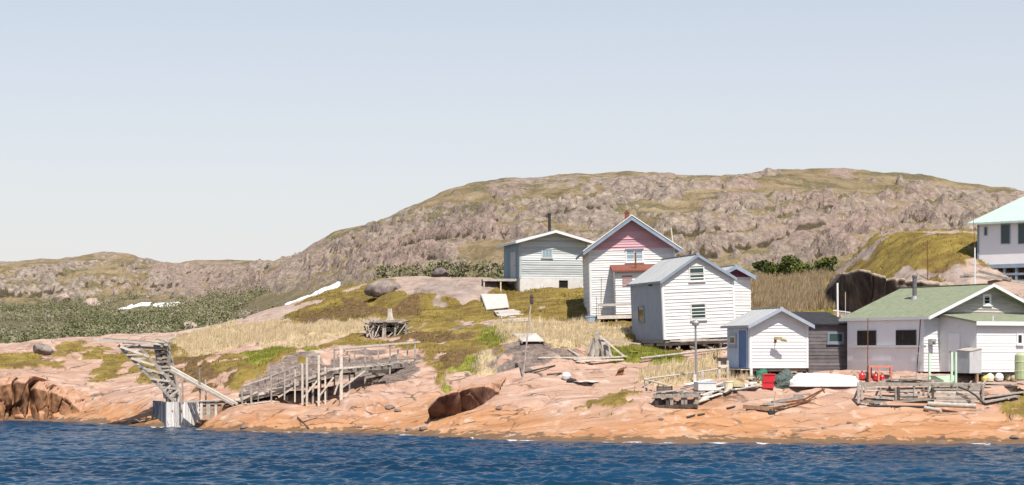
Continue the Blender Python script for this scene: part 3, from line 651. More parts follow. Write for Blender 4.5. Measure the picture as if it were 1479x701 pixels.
MO = cliff_mat('orange_brown_rock', [(.10, .045, .022), (.23, .115, .06), (.32, .165, .085), (.40, .23, .13)], [(.30, .16, .09), (.40, .23, .15), (.46, .31, .23)])
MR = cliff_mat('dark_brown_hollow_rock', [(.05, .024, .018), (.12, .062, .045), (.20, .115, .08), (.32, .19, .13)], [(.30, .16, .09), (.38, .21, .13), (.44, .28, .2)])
cliff_face([(1193, 129, 432), (1198, 127, 408), (1212, 125, 390), (1240, 122.5, 386), (1275, 121.3, 391), (1310, 120.6, 396), (1345, 120.6, 404), (1375, 121.5, 412)], 4.2, 2.3, 6, MC, gaps=((1232, 4, .5), (1262, 2, .5), (1290, 4, .5), (1315, 2, .4)), scale=1.15, amp=.6, roundness=.22)
cliff_face([(-90, 124.5, 548), (-30, 124, 546), (0, 123.6, 549), (24, 123.5, 545), (46, 123.2, 547), (70, 122.6, 556), (98, 122.0, 566), (118, 121.4, 585)], -.6, -.5, 5, MO, gaps=((-14, 3, .8), (20, 2.0, .9), (47, 3.5, 1.8), (74, 2, .7)), amp=.9, heathy=False, scale=.8)
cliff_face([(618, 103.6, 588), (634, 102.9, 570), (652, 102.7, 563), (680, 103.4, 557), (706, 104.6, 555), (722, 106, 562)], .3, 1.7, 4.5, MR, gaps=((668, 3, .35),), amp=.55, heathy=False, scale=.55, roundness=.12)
# ---------------------------------------------------------------- materials of built things
M_white = surf('white_paint_worn', (.70, .69, .67), (.60, .585, .56), 2.2, (.5, 1, 3), .7, .25, .01, (.46, .41, .35), .62, .18)
M_whitec = surf('white_paint_clean', (.72, .71, .70), (.66, .65, .64), 2, (1, 1, 2), .65, .15, .01, None, .6, .08)
M_lilac = surf('white_siding', (.82, .80, .80), (.77, .75, .75), 1.5, (1, 1, 1), .7, .1, .01, (.55, .52, .52), .72, .06)
M_shadewall = surf('white_paint_shade_toned', (.33, .37, .44), (.28, .32, .39), 1.6, (1, 1, 1), .75, .15, .01, (.36, .37, .40), .7, .1)  # cottage side wall: its shade is put into the paint colour
M_bluewall = surf('pale_blue_paint', (.46, .55, .69), (.40, .49, .63), 1.6, (1, 1, 1), .7, .15, .01, (.40, .44, .5), .7, .08)
M_weath = surf('weathered_blue_clapboard', (.42, .45, .45), (.56, .57, .56), 2.5, (.35, 1, 5), .9, .4, .02, (.24, .27, .28), .60, .45)
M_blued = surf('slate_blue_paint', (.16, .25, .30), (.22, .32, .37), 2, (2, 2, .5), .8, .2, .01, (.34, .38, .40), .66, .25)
M_slate = surf('slate_blue_trim', (.20, .25, .31), (.27, .32, .38), 2, (1, 1, 1), .8, .2, .01, None, .6, .2)
M_pink = surf('pink_paint', (.58, .34, .365), (.50, .29, .315), 2.2, (.5, 1, 3), .75, .25, .01, (.66, .46, .46), .63, .22)
M_red = surf('red_felt_roof', (.25, .085, .055), (.19, .07, .048), 3, (1, 1, 1), .9, .3, .02, (.32, .17, .12), .62, .2)
M_metal = surf('galvanised_roof', (.37, .37, .365), (.45, .45, .44), .8, (1, 3, 1), .7, .1, .01, (.34, .31, .29), .72, .1)
M_green = surf('green_shingle_roof', (.18, .20, .125), (.25, .27, .18), 3.5, (1, 1, 1), .9, .5, .03, (.26, .29, .20), .62, .15)
M_mint = surf('mint_green_metal_roof', (.43, .52, .46), (.48, .56, .51), 1, (1, 4, 1), .5, .1, .01, None, .6, .1)
M_maroon = surf('maroon_paint', (.16, .045, .075), (.21, .06, .10), 3, (1, 1, 1), .8, .2, .01, None, .6, .25)
M_dark = surf('grey_black_boards', (.105, .093, .097), (.17, .15, .155), 1.6, (1, 1, 3), .9, .35, .02, (.19, .165, .155), .64, .3)
M_felt = surf('black_roofing_felt', (.025, .025, .028), (.05, .048, .05), 3, (1, 1, 1), .85, .3, .02, (.11, .10, .10), .68, .2)
M_wood = surf('weathered_grey_wood', (.21, .18, .155), (.40, .355, .31), 5, (1, 1, 1), .9, .4, .01, (.10, .08, .07), .66, .6, c3=(.31, .27, .235))
M_palewood = surf('bleached_wood', (.42, .36, .30), (.60, .53, .46), 5, (1, 1, 1), .9, .3, .01, (.25, .2, .16), .70, .4)
M_darkwood = surf('dark_wet_wood', (.045, .036, .03), (.11, .085, .07), 4, (1, 1, 1), .9, .4, .01, None, .6, .5)
M_brownwood = surf('brown_planks', (.22, .13, .08), (.34, .22, .15), 4, (1, 1, 1), .9, .4, .01, None, .6, .4)
M_bluedoor = surf('blue_door_paint', (.045, .12, .29), (.065, .16, .36), 3, (2, 2, .5), .6, .1, .01, None, .6, .1)
M_bluetrim = surf('blue_grey_trim', (.29, .32, .39), (.35, .38, .44), 3, (1, 1, 1), .7, .1, .01, None, .6, .1)
M_black = surf('dark_gap', (.012, .011, .011), (.02, .018, .018), 3, (1, 1, 1), .95, 0, 0, None, .6, .2)
M_rust = surf('rusty_steel', (.12, .05, .025), (.24, .11, .055), 6, (1, 1, 1), .8, .4, .01, (.06, .04, .035), .6, .3)
M_steel = surf('grey_steel', (.30, .29, .28), (.42, .41, .40), 5, (1, 1, 1), .45, .2, .01, (.28, .16, .09), .64, .2, metal=.5)
M_redp = surf('red_plastic', (.52, .02, .03), (.60, .03, .04), 3, (1, 1, 1), .4, .05, .01, None, .6, .1)
M_orange = surf('salmon_painted_wood', (.55, .17, .11), (.62, .24, .17), 4, (1, 1, 1), .7, .1, .01, None, .6, .2)
M_net = surf('green_net', (.02, .11, .07), (.05, .20, .13), 9, (1, 1, 1), .9, .6, .03, (.12, .16, .12), .58, .4)
M_paleg = surf('pale_green_paint', (.50, .66, .48), (.56, .72, .54), 3, (1, 1, 1), .6, .1, .01, None, .6, .12)
M_olive = surf('pale_olive_plastic', (.33, .38, .20), (.40, .45, .26), 3, (1, 1, 1), .5, .1, .01, None, .6, .1)
M_yellow = surf('yellow_plastic', (.62, .52, .12), (.68, .60, .2), 3, (1, 1, 1), .5, .1, .01, None, .6, .2)
M_boat = surf('white_boat_paint', (.82, .81, .79), (.78, .76, .74), 2, (1, 1, 1), .5, .08, .01, (.6, .58, .55), .74, .08)
M_conc = surf('pale_board_skirt', (.56, .53, .50), (.68, .65, .62), 2.5, (1, 1, 1), .9, .3, .02, (.40, .36, .33), .62, .25)
M_ply = surf('bleached_plywood', (.44, .385, .345), (.54, .48, .435), 2.2, (1, 1, 1), .85, .15, .01, (.45, .38, .33), .68, .3)
M_rustwhite = surf('rust_streaked_white_steel', (.52, .50, .48), (.70, .68, .66), 2.6, (3, 3, .35), .8, .2, .01, (.36, .20, .09), .54, .35)
M_cream = surf('cream_float', (.72, .62, .42), (.8, .72, .55), 3, (1, 1, 1), .6, .1, .01, None, .6, .2)
M_rope = surf('old_rope', (.30, .24, .14), (.42, .35, .22), 8, (1, 1, 1), .95, .2, .01, None, .6, .3)
M_rocka = surf('pale_pink_boulder', (.30, .22, .18), (.44, .34, .29), 1.4, (1, 1, 1), .95, .6, .1, (.13, .10, .085), .60, .1)
M_rockd = surf('dark_grey_boulder', (.10, .08, .075), (.22, .175, .16), 1.4, (1, 1, 1), .95, .6, .1, (.34, .28, .25), .64, .1)
M_rocko = surf('orange_granite', (.36, .17, .08), (.44, .24, .14), 1.6, (1, 1, .4), .95, .6, .12, (.15, .075, .045), .62, .1)
def glass(name, c, r=.07):
    m, n, b = new_mat(name); b.inputs['Base Color'].default_value = (*c, 1); b.inputs['Roughness'].default_value = r; b.inputs['IOR'].default_value = 1.5
    return m
M_glass = glass('dark_window_glass', (.018, .02, .022)); M_glassb = glass('bluish_window_glass', (.24, .33, .38), .12); M_glassg = glass('green_grey_glass', (.03, .055, .052), .1); M_blind = surf('brown_curtain', (.022, .017, .015), (.045, .035, .03), 6, (4, 4, .3), .8, .1, .01)
# ---------------------------------------------------------------- house kit (local frame: x along the gable wall, y into the depth, z up; origin at the front left corner)
def clipz(poly, z0, z1):
    def half(pl, z, keep_above):
        out = []
        for i in range(len(pl)):
            a, b = pl[i], pl[(i+1) % len(pl)]
            ia = (a[1] >= z) == keep_above or a[1] == z; ib = (b[1] >= z) == keep_above or b[1] == z
            if ia: out.append(a)
            if ia != ib and abs(b[1]-a[1]) > 1e-9:
                t = (z-a[1])/(b[1]-a[1]); out.append((a[0]+(b[0]-a[0])*t, z))
        return out
    p = half(poly, z0, True)
    return half(p, z1, False) if len(p) > 2 else []
def fbox(m, fn, u0, u1, z0, z1, o0, o1, val=None):
    m.hexa([fn(u0, z0, o1), fn(u1, z0, o1), fn(u1, z0, o0), fn(u0, z0, o0), fn(u0, z1, o1), fn(u1, z1, o1), fn(u1, z1, o0), fn(u0, z1, o0)], val)
def fpoly(m, fn, poly, o0, o1, val=None):
    m.prism([fn(u, z, o0) for u, z in poly], Vector(fn(0, 0, o1))-Vector(fn(0, 0, o0)), val)
def clap(m, poly, fn, bh=.15, t=.03, jit=.2):
    fpoly(m, fn, poly, -.08, 0, .5)
    zmin = min(p[1] for p in poly); zmax = max(p[1] for p in poly); z = zmin
    while z < zmax-.01:
        c = clipz(poly, z, min(z+bh, zmax))
        if len(c) > 2:
            tt = t*random.uniform(1-jit, 1+jit*3.0)
            F = [fn(u, zz, .004+tt*(1-(zz-z)/bh*.85)) for u, zz in c]; Bk = [fn(u, zz, 0.001) for u, zz in c]; n = len(c)
            m.poly(Bk+F, [tuple(range(n))[::-1], tuple(range(n, 2*n))]+[(k, (k+1) % n, n+(k+1) % n, n+k) for k in range(n)])
        z += bh
def planks_v(m, poly, fn, bw=.18, t=.02):
    """upright boards: same trick with the axes swapped"""
    sw = [(z, u) for u, z in poly]; fpoly(m, fn, poly, -.08, 0, .5)
    u0 = min(p[0] for p in poly); u1 = max(p[0] for p in poly); u = u0
    while u < u1-.01:
        c = [(b, a) for a, b in clipz(sw, u+.006, min(u+bw, u1)-.006)]
        if len(c) > 2: fpoly(m, fn, c, .001, t*random.uniform(.7, 1.2))
        u += bw
def window(parent, fn, u0, u1, z0, z1, fm, gm, fw=.08, cols=1, rows=2, proud=.07, name='window', bar=.04, sill=True):
    m = MB()
    fbox(m, fn, u0, u1, z1-fw, z1, .005, proud); fbox(m, fn, u0, u1, z0, z0+fw, .005, proud)
    fbox(m, fn, u0, u0+fw, z0+fw, z1-fw, .005, proud-.003); fbox(m, fn, u1-fw, u1, z0+fw, z1-fw, .005, proud-.003)
    if sill: fbox(m, fn, u0-.05, u1+.05, z0-.05, z0-.002, .004, proud+.06)
    for k in range(1, rows):
        zc = z0+(z1-z0)*k/rows; fbox(m, fn, u0+fw, u1-fw, zc-bar/2, zc+bar/2, .02, proud-.012)
    for k in range(1, cols):
        uc = u0+(u1-u0)*k/cols; fbox(m, fn, uc-bar/2, uc+bar/2, z0+fw, z1-fw, .02, proud-.015)
    w_ = m.build(name, fm, parent)
    g = MB(); fbox(g, fn, u0+fw, u1-fw, z0+fw, z1-fw, .036, .042); g.build('pane', gm, w_)
    return w_
class House:
    def __init__(s, name, label, cat, px0, pyb, Y, g, pxr, pxl, pye, pya, group=None, lean=0):
        s.px0, s.Y, s.g, s.pyb = px0, Y, R(g), pyb
        c = P(px0, pyb, Y); k = lambda px: (px-CX)/FPX
        s.W = (k(pxr)*Y-c.x)/(math.cos(s.g)-k(pxr)*math.sin(s.g)); s.L = (c.x-k(pxl)*Y)/(math.sin(s.g)+k(pxl)*math.cos(s.g))
        s.He = (pyb-pye)/FPX*Y; s.pxr, s.pxl = pxr, pxl
        ym = Y+s.W/2*math.sin(s.g); s.Ha = CZ-(pya-HY)/FPX*ym-c.z
        s.t = thing(name, label, cat, c, s.g, group, lean); s.c = c
        W, L = s.W, s.L
        s.front = lambda u, z, o: (u, -o, z)
        s.left = lambda u, z, o: (-o, u, z)
        s.right = lambda u, z, o: (W+o, u, z)
        s.rear = lambda u, z, o: (u, L+o, z)
    def uf(s, px): return (px-s.px0)/(s.pxr-s.px0)*s.W          # survey px -> along the front wall
    def ul(s, px): return (px-s.px0)/(s.pxl-s.px0)*s.L          # survey px -> along the left wall
    def zz(s, py, side=0):
        return (s.pyb-py)/FPX*(s.Y+side*math.cos(s.g))
    def gable(s): return [(0, 0), (s.W, 0), (s.W, s.He), (s.W/2, s.Ha), (0, s.He)]
    def quad(s): return [(0, 0), (s.L, 0), (s.L, s.He), (0, s.He)]
    def walls(s, mf, ml, bh=.15, t=.03, left='clap'):
        a = MB(); clap(a, s.gable(), s.front, bh, t); s.fw = a.build('front_wall', mf, s.t)
        b = MB()
        if left == 'clap': clap(b, s.quad(), s.left, bh, t)
        elif left == 'planks': planks_v(b, s.quad(), s.left)
        else: fpoly(b, s.left, s.quad(), -.08, .012)
        s.lw = b.build('side_wall', ml, s.t)
        c = MB(); clap(c, s.quad(), s.right, bh*2, t); c.build('side_wall', mf, s.t)
        d = MB(); fpoly(d, s.rear, s.gable(), -.08, 0); d.build('rear_wall', mf, s.t)
    def roof(s, mat, trim, of=.3, oe=.3, th=.10, rib=0, trimh=.18):
        W, L, He, Ha = s.W, s.L, s.He, s.Ha; k = (Ha-He)/(W/2); m = MB()
        for sg in (0, 1):
            X = lambda x: x if sg == 0 else W-x
            p = [(X(-oe), -of, He-k*oe), (X(W/2), -of, Ha), (X(W/2), L+of, Ha), (X(-oe), L+of, He-k*oe)]
            q = [(a, b, c+th) for a, b, c in p]
            m.hexa((p+q) if sg == 0 else [p[i] for i in (1, 0, 3, 2)]+[q[i] for i in (1, 0, 3, 2)], .5)
            if rib:
                y = -of+rib/2
                while y < L+of:
                    m.beam((X(-oe), y, He-k*oe+th+.012), (X(W/2), y, Ha+th+.012), .035, .03, val=.4); y += rib
        m.beam((W/2, -of-.01, Ha+th+.01), (W/2, L+of+.01, Ha+th+.01), .22, .04, val=.45)
        s.rf = m.build('roof', mat, s.t)
        for sg in (0, 1):
            X = lambda x: x if sg == 0 else W-x
            b = MB(); b.prism([(X(-oe-.02), -of-.004, He-k*oe-trimh+.06), (X(W/2), -of-.004, Ha-trimh+.06), (X(W/2), -of-.004, Ha+th+.015), (X(-oe-.02), -of-.004, He-k*oe+th+.015)], (0, -.035, 0)); b.build('barge_board', trim, s.t)
        b = MB(); b.box(-oe-.05, -oe-.012, -of, L+of, He-k*oe-.05, He-k*oe+th-.006); b.build('eave_board', trim, s.t)
    def corners(s, mat, w_=.12):
        m = MB(); fbox(m, s.front, -.03, w_, 0, s.He-.02, .036, .06); fbox(m, s.left, -.03, w_, 0, s.He-.02, .036, .058); m.build('corner_board', mat, s.t)
        m = MB(); fbox(m, s.front, s.W-w_, s.W+.03, 0, s.He-.02, .036, .06); m.build('corner_board', mat, s.t)
    def under(s, mat, depth, n=4, skirt=True):
        """sill beams and short posts down to the rock"""
        m = MB(); m.box(.05, s.W-.05, .02, .2, -.18, -.004); m.box(.05, s.W-.05, s.L-.2, s.L-.02, -.18, -.004); m.box(.02, .18, .2, s.L-.2, -.19, -.006); m.build('sill_beam', mat, s.t)
        for i in range(n):
            for y in (.15, s.L-.15):
                x = .12+(s.W-.24)*i/(n-1); w2 = random.uniform(.1, .16)
                p = MB(); p.beam((x, y, -depth-.5), (x+random.uniform(-.04, .04), y, -.17), w2, w2); p.build('post', mat, s.t)
def pipe_chimney(parent, x, y, z0, z1, r, mat, cap=True, flash=None):
    m = MB(); m.tube((x, y, z0), (x, y, z1), r, r, 12)
    if cap: m.lathe((x, y, z1-.02), [(r*1.25, 0), (r*1.25, .10), (r*.5, .13)], 12)
    o = m.build('chimney', mat, parent)
    if flash:
        f = MB(); f.lathe((x, y, z0+.02), [(r*2.1, 0), (r*1.25, .30)], 12); f.build('flashing', flash, o)
    return o
# ---------------------------------------------------------------- 1 weathered blue house
h = House('clapboard_house', 'weathered grey-blue clapboard house with a low white-edged roof and black stovepipe', 'house', 751, 402, 145, 13, 847.5, 728, 349, 336)
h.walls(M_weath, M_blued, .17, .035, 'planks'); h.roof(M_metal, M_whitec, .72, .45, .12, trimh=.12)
h.corners(M_weath, .09)
sk = MB(); fbox(sk, h.front, 0, h.uf(807), -1.0, -.004, -.05, .03); fbox(sk, h.front, h.uf(820), h.W, -1.0, -.004, -.05, .03); fbox(sk, h.front, h.uf(807), h.uf(820), -.14, -.004, -.05, .03); fbox(sk, h.left, .05, h.L, -1.0, -.004, -.06, .02); fbox(sk, h.front, h.uf(807), h.uf(820), -1.0, -.14, -.25, -.2, .1)
sk.build('foundation_skirt', M_conc, h.t)
gp = MB(); fbox(gp, h.front, h.uf(807)-.0, h.uf(820), -.95, -.15, -.06, -.045); gp.build('crawl_opening', M_black, h.t)
window(h.t, h.front, h.uf(782), h.uf(797.5), h.zz(372.5), h.zz(359), M_weath, M_glassb, .07, 3, 1)
d = MB(); fbox(d, h.left, h.ul(746), h.ul(738.5), .05, 2.05, .03, .06); dr = d.build('door', M_weath, h.t)
d = MB(); fbox(d, h.left, h.ul(745.3), h.ul(745.3)+.08, .95, 1.05, .06, .10); d.build('handle', M_rust, dr)
pipe_chimney(h.t, h.uf(801), 1.6, h.Ha-.25, h.Ha+1.45, .11, M_felt)
dk = thing('porch_deck', 'low grey plank deck on short posts beside the weathered blue house', 'deck', P(722, 404, 146.5)-Vector((0, 0, .0)), R(4))
m = MB()
for i in range(12): m.box(-1.35, 1.45, -1.0+i*.17, -1.0+i*.17+.155, -.02, .03)
m.build('deck_boards', M_palewood, dk)
m = MB(); m.box(-1.35, 1.45, -1.04, -1.005, -.16, .028); m.build('edge_beam', M_palewood, dk)
for x in (-1.25, 0, 1.3):
    for y in (-.95, .9):
        m = MB(); m.beam((x, y, -1.2), (x, y, -.02), .1, .1); m.build('leg', M_palewood, dk)
# ---------------------------------------------------------------- 2 pink gabled house
h = House('pink_gabled_house', 'tall white clapboard house with a pink gable and slate-blue roof edges', 'house', 853.5, 456, 130, 1.2, 976.5, 848, 360, 317, lean=R(-1.5))
W, L, He, Ha = h.W, h.L, h.He, h.Ha
L = h.L = 7.5
h.rear = lambda u, z, o: (u, 7.5+o, z)
a = MB(); clap(a, [(0, 0), (W, 0), (W, He-.08), (0, He-.08)], h.front, .16, .034); a.build('front_wall', M_white, h.t)
a = MB(); clap(a, [(0, He-.08), (W, He-.08), (W, He), (W/2, Ha), (0, He)], h.front, .17, .04); a.build('gable_wall', M_pink, h.t)
for f_ in (h.left, h.right):
    a = MB(); clap(a, [(0, 0), (L, 0), (L, He), (0, He)], f_, .32, .03); a.build('side_wall', M_white, h.t)
a = MB(); fpoly(a, h.rear, h.gable(), -.08, 0); a.build('rear_wall', M_white, h.t)
h.roof(M_metal, M_slate, .62, .42, .12, trimh=.22)
b = MB()
for sg in (0, 1):
    X = lambda x: x if sg == 0 else W-x
    k = (Ha-He)/(W/2)
    b.prism([(X(-.46), -.64, He-k*.46+.13), (X(W/2), -.64, Ha+.13), (X(W/2), -.64, Ha+.20), (X(-.46), -.64, He-k*.46+.20)], (0, -.06, 0))
b.build('roof_trim', M_whitec, h.t)
h.corners(M_white, .1)
window(h.t, h.front, h.uf(905.5), h.uf(931.5), h.zz(380.5), h.zz(362.5), M_whitec, M_glassb, .09, 2, 1, bar=.05)
m = MB(); fbox(m, h.front, h.uf(905), h.uf(932), h.zz(362.2), h.zz(361), .01, .14); m.build('window_hood', M_slate, h.t)
ch = MB(); x = W/2-.15; ch.box(x-.14, x+.14, 1.2, 1.48, Ha-.2, Ha+.45); ch.box(x-.17, x+.17, 1.17, 1.51, Ha+.45, Ha+.52); c_ = ch.build('chimney', M_red, h.t)
ch = MB(); ch.tube((x, 1.34, Ha+.52), (x, 1.34, Ha+.64), .08); ch.build('chimney_pot', M_red, c_)
# its lean-to porch
pr = MB(); u0, u1 = h.uf(887), h.uf(945); zt = h.zz(395); dp = 1.9
pf = lambda u, z, o: (u, -dp-o, z); pl = lambda u, z, o: (u0-o, -u, z)
clap(pr, [(u0, 0), (u1, 0), (u1, zt), (u0, zt)], pf, .16, .03); clap(pr, [(0, 0), (dp, 0), (dp, zt), (0, zt+.35)], pl, .16, .03); pr.box(u1-.06, u1, -dp, 0, 0, zt)
po = pr.build('porch', M_white, h.t)
rr = MB(); rr.hexa([(u0-.2, -dp-.3, zt-.04), (u1+.2, -dp-.3, zt-.04), (u1+.2, -.04, zt+.40), (u0-.2, -.04, zt+.40), (u0-.2, -dp-.3, zt+.06), (u1+.2, -dp-.3, zt+.06), (u1+.2, -.04, zt+.50), (u0-.2, -.04, zt+.50)])
rr.build('porch_roof', M_red, po)
m = MB(); s0, s1, z0, z1 = h.uf(897), h.uf(911), h.zz(416.5), h.zz(401)
fbox(m, pf, s0, s1, z0, z1, .01, .05)
for i in range(4): fbox(m, pf, s0+.03, s1-.03, z0+.04+i*.16, z0+.04+i*.16+.145, .05, .07)
m.build('boarded_window', surf('faded_pink_boards', (.36, .23, .22), (.46, .31, .29), 4, (1, 1, 3), .9, .2, .01), po)
pipe_chimney(h.t, h.uf(917), -dp+.3, zt, zt+1.25, .06, M_rust, False)
m = MB()
for i in range(9): m.box(u0-1.35, u1+.1, -dp-1.35+i*.15, -dp-1.35+i*.15+.135, -.12, -.07)
dkp = m.build('deck', M_wood, h.t)
m = MB(); m.box(u0-1.35, u1+.1, -dp-1.40, -dp-1.355, -.30, -.075); m.build('deck_edge', M_palewood, dkp)
for x in (u0-1.2, u0-.1, u0+1.2, u0+2.4):
    m = MB(); m.beam((x, -dp-1.3, -1.3), (x, -dp-1.3, -.12), .12, .12); m.build('deck_post', M_wood, dkp)
m = MB(); m.beam((u0-1.3, -dp-1.3, .62), (u1, -dp-1.3, .62), .04, .16); m.build('hand_rail', M_ply, dkp)
for x in (u0-1.25, u0+1.3):
    m = MB(); m.beam((x, -dp-1.32, -.1), (x, -dp-1.32, .72), .07, .07); m.build('rail_post', M_palewood, dkp)
h.under(M_darkwood, 1.0, 5)
m = WB(); p0 = P(868, 452, 129.2); m.tube(p0, P(868.5, 401, 129.2), .025, .02, 6); t = thing('thin_pole', 'thin brown pole standing against the white front of the pink gabled house', 'pole', p0); m.build('pole_shaft', M_rust, t)
m = WB(); p0 = G(984, 420, 120); p0 = P(984, 392, 139); p1 = P(969, 329, 139); p0.z -= 2.5; t = thing('leaning_pole', 'bleached wooden pole leaning behind the right eave of the pink gabled house', 'pole', p0); m.tube(p0, p1, .08, .05, 8); m.build('pole_shaft', M_palewood, t)
# ---------------------------------------------------------------- 3 white two-window house on cribbing
h = House('cottage', 'white clapboard cottage with two front windows and a side painted in shade tone, raised on timber cribbing', 'house', 959.5, 491, 116, 14, 1062.5, 914, 406, 372, lean=R(-2.6))
h.walls(M_white, M_shadewall, .20, .035, 'flat'); h.roof(M_metal, M_slate, .24, .14, .09, .55, .14)
h.corners(M_whitec, .1)
for py0, py1 in ((408.5, 385), (464.5, 440)):
    w_ = window(h.t, h.front, h.uf(998.5), h.uf(1021), h.zz(py0), h.zz(py1), M_conc, M_glassg, .075, 1, 2, bar=.05)
window(h.t, h.left, h.ul(933.5), h.ul(925), h.zz(464), h.zz(440), M_slate, M_glass, .07, 1, 1)
m = MB(); fbox(m, h.left, h.ul(924.3), h.ul(916), h.zz(459), h.zz(447), .012, .03); m.build('patch_board', surf('grey_patch', (.33, .34, .36), (.38, .39, .41)), h.t)
m = MB(); fbox(m, h.left, h.ul(946), h.ul(943), h.zz(411.5), h.zz(408.5), .01, .12); m.build('vent', M_felt, h.t)
for i in range(9):
    m = MB(); u = random.uniform(.1, h.W-2.0); m.beam((u, -.05, -.02-.035*i), (u+random.uniform(1.4, 2.4), -.1, -.04-.035*i+random.uniform(-.06, .06)), .05, .07); m.build('sill_board', M_palewood, h.t)
h.under(M_wood, 1.1, 6)
m = MB(); m.box(-.9, h.W*.5, 1.2, 1.35, -.34, -.2); m.box(-.6, h.W-.3, -.35, -.2, -.36, -.2); m.box(.1, .3, -.5, h.L, -.48, -.37); m.box(2.2, 2.4, -.6, h.L, -.48, -.37); m.build('crib_timber', M_darkwood, h.t)
m = MB()
for i in range(14):
    x = random.uniform(.2, h.W-.2); m.beam((x, random.uniform(-.7, .2), -.95), (x+random.uniform(-.5, .5), random.uniform(-.5, .3), -.5+random.uniform(-.2, .2)), .1, .1)
m.build('crib_prop', M_wood, h.t)
# ---------------------------------------------------------------- 4 maroon gabled house behind it
h = House('shed_house', 'narrow white clapboard house with a maroon gable behind the two-window cottage', 'house', 1036, 478, 123, 12, 1084, 1010, 399, 386)
a = MB(); clap(a, [(0, 0), (h.W, 0), (h.W, h.He-.05), (0, h.He-.05)], h.front, .18, .03); a.build('front_wall', M_white, h.t)
a = MB(); clap(a, [(0, h.He-.05), (h.W, h.He-.05), (h.W, h.He), (h.W/2, h.Ha), (0, h.He)], h.front, .16, .035); a.build('gable_wall', M_maroon, h.t)
for f_ in (h.left, h.right):
    a = MB(); clap(a, h.quad(), f_, .3, .03); a.build('side_wall', M_white, h.t)
a = MB(); fpoly(a, h.rear, h.gable(), -.08, 0); a.build('rear_wall', M_white, h.t)
h.roof(M_metal, M_slate, .45, .2, .10, .5, .2); h.under(M_darkwood, .8, 3)
# ---------------------------------------------------------------- 5 shed with the blue door
h = House('shed', 'small white shed with a bright blue door and a lamp on its gable wall', 'shed', 1083, 532, 108, 14, 1166.5, 1050.5, 469.5, 447)
h.walls(M_whitec, M_bluewall, .185, .03, 'flat'); h.roof(M_metal, M_bluetrim, .42, .22, .09, .5, .16); h.corners(M_whitec, .1)
d = MB(); u0, u1 = h.ul(1079.5), h.ul(1068.5); fbox(d, h.left, u0, u1, .04, 2.12, .015, .05); dr = d.build('door', M_bluedoor, h.t)
d = MB(); fbox(d, h.left, u1-.14, u1-.08, .95, 1.06, .05, .09); d.build('handle', M_steel, dr)
m = MB(); fbox(m, h.left, u0-.1, u0-.005, .0, 2.2, .014, .06); fbox(m, h.left, u1+.005, u1+.1, .0, 2.2, .014, .06); fbox(m, h.left, u0-.1, u1+.1, 2.125, 2.22, .014, .064); m.build('door_frame', M_bluewall, h.t)
w_ = window(h.t, h.left, h.ul(1064.5), h.ul(1054), h.zz(501.5), h.zz(481), M_bluetrim, M_glass, .16, 1, 1)
m = MB(); a0, a1 = h.ul(1064.5)+.17, h.ul(1054)-.17; z0, z1 = h.zz(501.5)+.17, h.zz(481)-.17
fbox(m, h.left, a0, a0+.06, z0, z1, .043, .062); fbox(m, h.left, a1-.06, a1, z0, z1, .043, .062); fbox(m, h.left, a0, a1, z0, z0+.06, .043, .06); fbox(m, h.left, a0, a1, z1-.06, z1, .043, .06); m.build('sash', M_whitec, w_)
m = MB()
for i in range(4): m.box(-.62+i*.15, -.62+i*.15+.14, -.25, h.L+.1, -.10, -.05)
st = m.build('step', M_palewood, h.t)
for y in (.0, 1.2, h.L-.1):
    m = MB(); m.beam((-.5, y, -1.1), (-.5, y, -.1), .1, .1); m.build('step_post', M_palewood, st)
m = MB(); m.beam((.04, -.08, -.75), (.04, -.08, -.01), .15, .1); m.build('corner_post', M_whitec, h.t)
h.under(M_darkwood, .9, 4)
lx, lz = h.uf(1120.5), h.zz(491)
lm = MB(); lm.beam((lx-.05, -.03, lz), (lx-.05, -.55, lz+.05), .05, .05); lm.box(lx-.13, lx+.03, -.065, -.032, lz-.14, lz+.12); la = lm.build('wall_lamp', M_rust, h.t)
lm = MB(); lm.beam((lx-.30, -.52, lz+.10), (lx+.10, -.60, lz+.06), .16, .14, w2=.2, h2=.2); lm.tube((lx+.08, -.6, lz+.04), (lx+.40, -.64, lz-.04), .12, .06, 10); lm.build('lamp_head', M_rope, la)
# ---------------------------------------------------------------- 6 dark shed
h = House('dark_shed', 'unpainted grey-black board shed with a felt roof and one blue-framed window', 'shed', 1168, 541, 110.5, 8, 1228, 1160, 469, 452)
L = h.L = 4.5; h.rear = lambda u, z, o: (u, 4.5+o, z); h.left = lambda u, z, o: (-o, u, z)
H2 = h.He; W = h.W
a = MB(); clap(a, [(0, -.3), (W, -.3), (W, H2), (0, H2)], h.front, .2, .022); a.build('front_wall', M_dark, h.t)
for f_ in (h.left, h.right):
    a = MB(); fpoly(a, f_, [(0, -.3), (L, -.3), (L, H2+.7), (0, H2)], -.08, .01); a.build('side_wall', M_dark, h.t)
a = MB(); fpoly(a, h.rear, [(0, -.3), (W, -.3), (W, H2+.7), (0, H2+.7)], -.08, 0); a.build('rear_wall', M_dark, h.t)
m = MB(); m.hexa([(-.12, -.22, H2-.03), (W+.1, -.22, H2-.03), (W+.1, L+.2, H2+.74), (-.12+.4, L+.2, H2+.74), (-.12, -.22, H2+.05), (W+.1, -.22, H2+.05), (W+.1, L+.2, H2+.82), (-.12+.4, L+.2, H2+.82)]); m.build('roof', M_felt, h.t)
window(h.t, h.front, h.uf(1194.5), h.uf(1219), h.zz(496.5), h.zz(479.5), surf('grey_blue_frame', (.17, .21, .26), (.22, .26, .31)), M_glassg, .13, 1, 1)
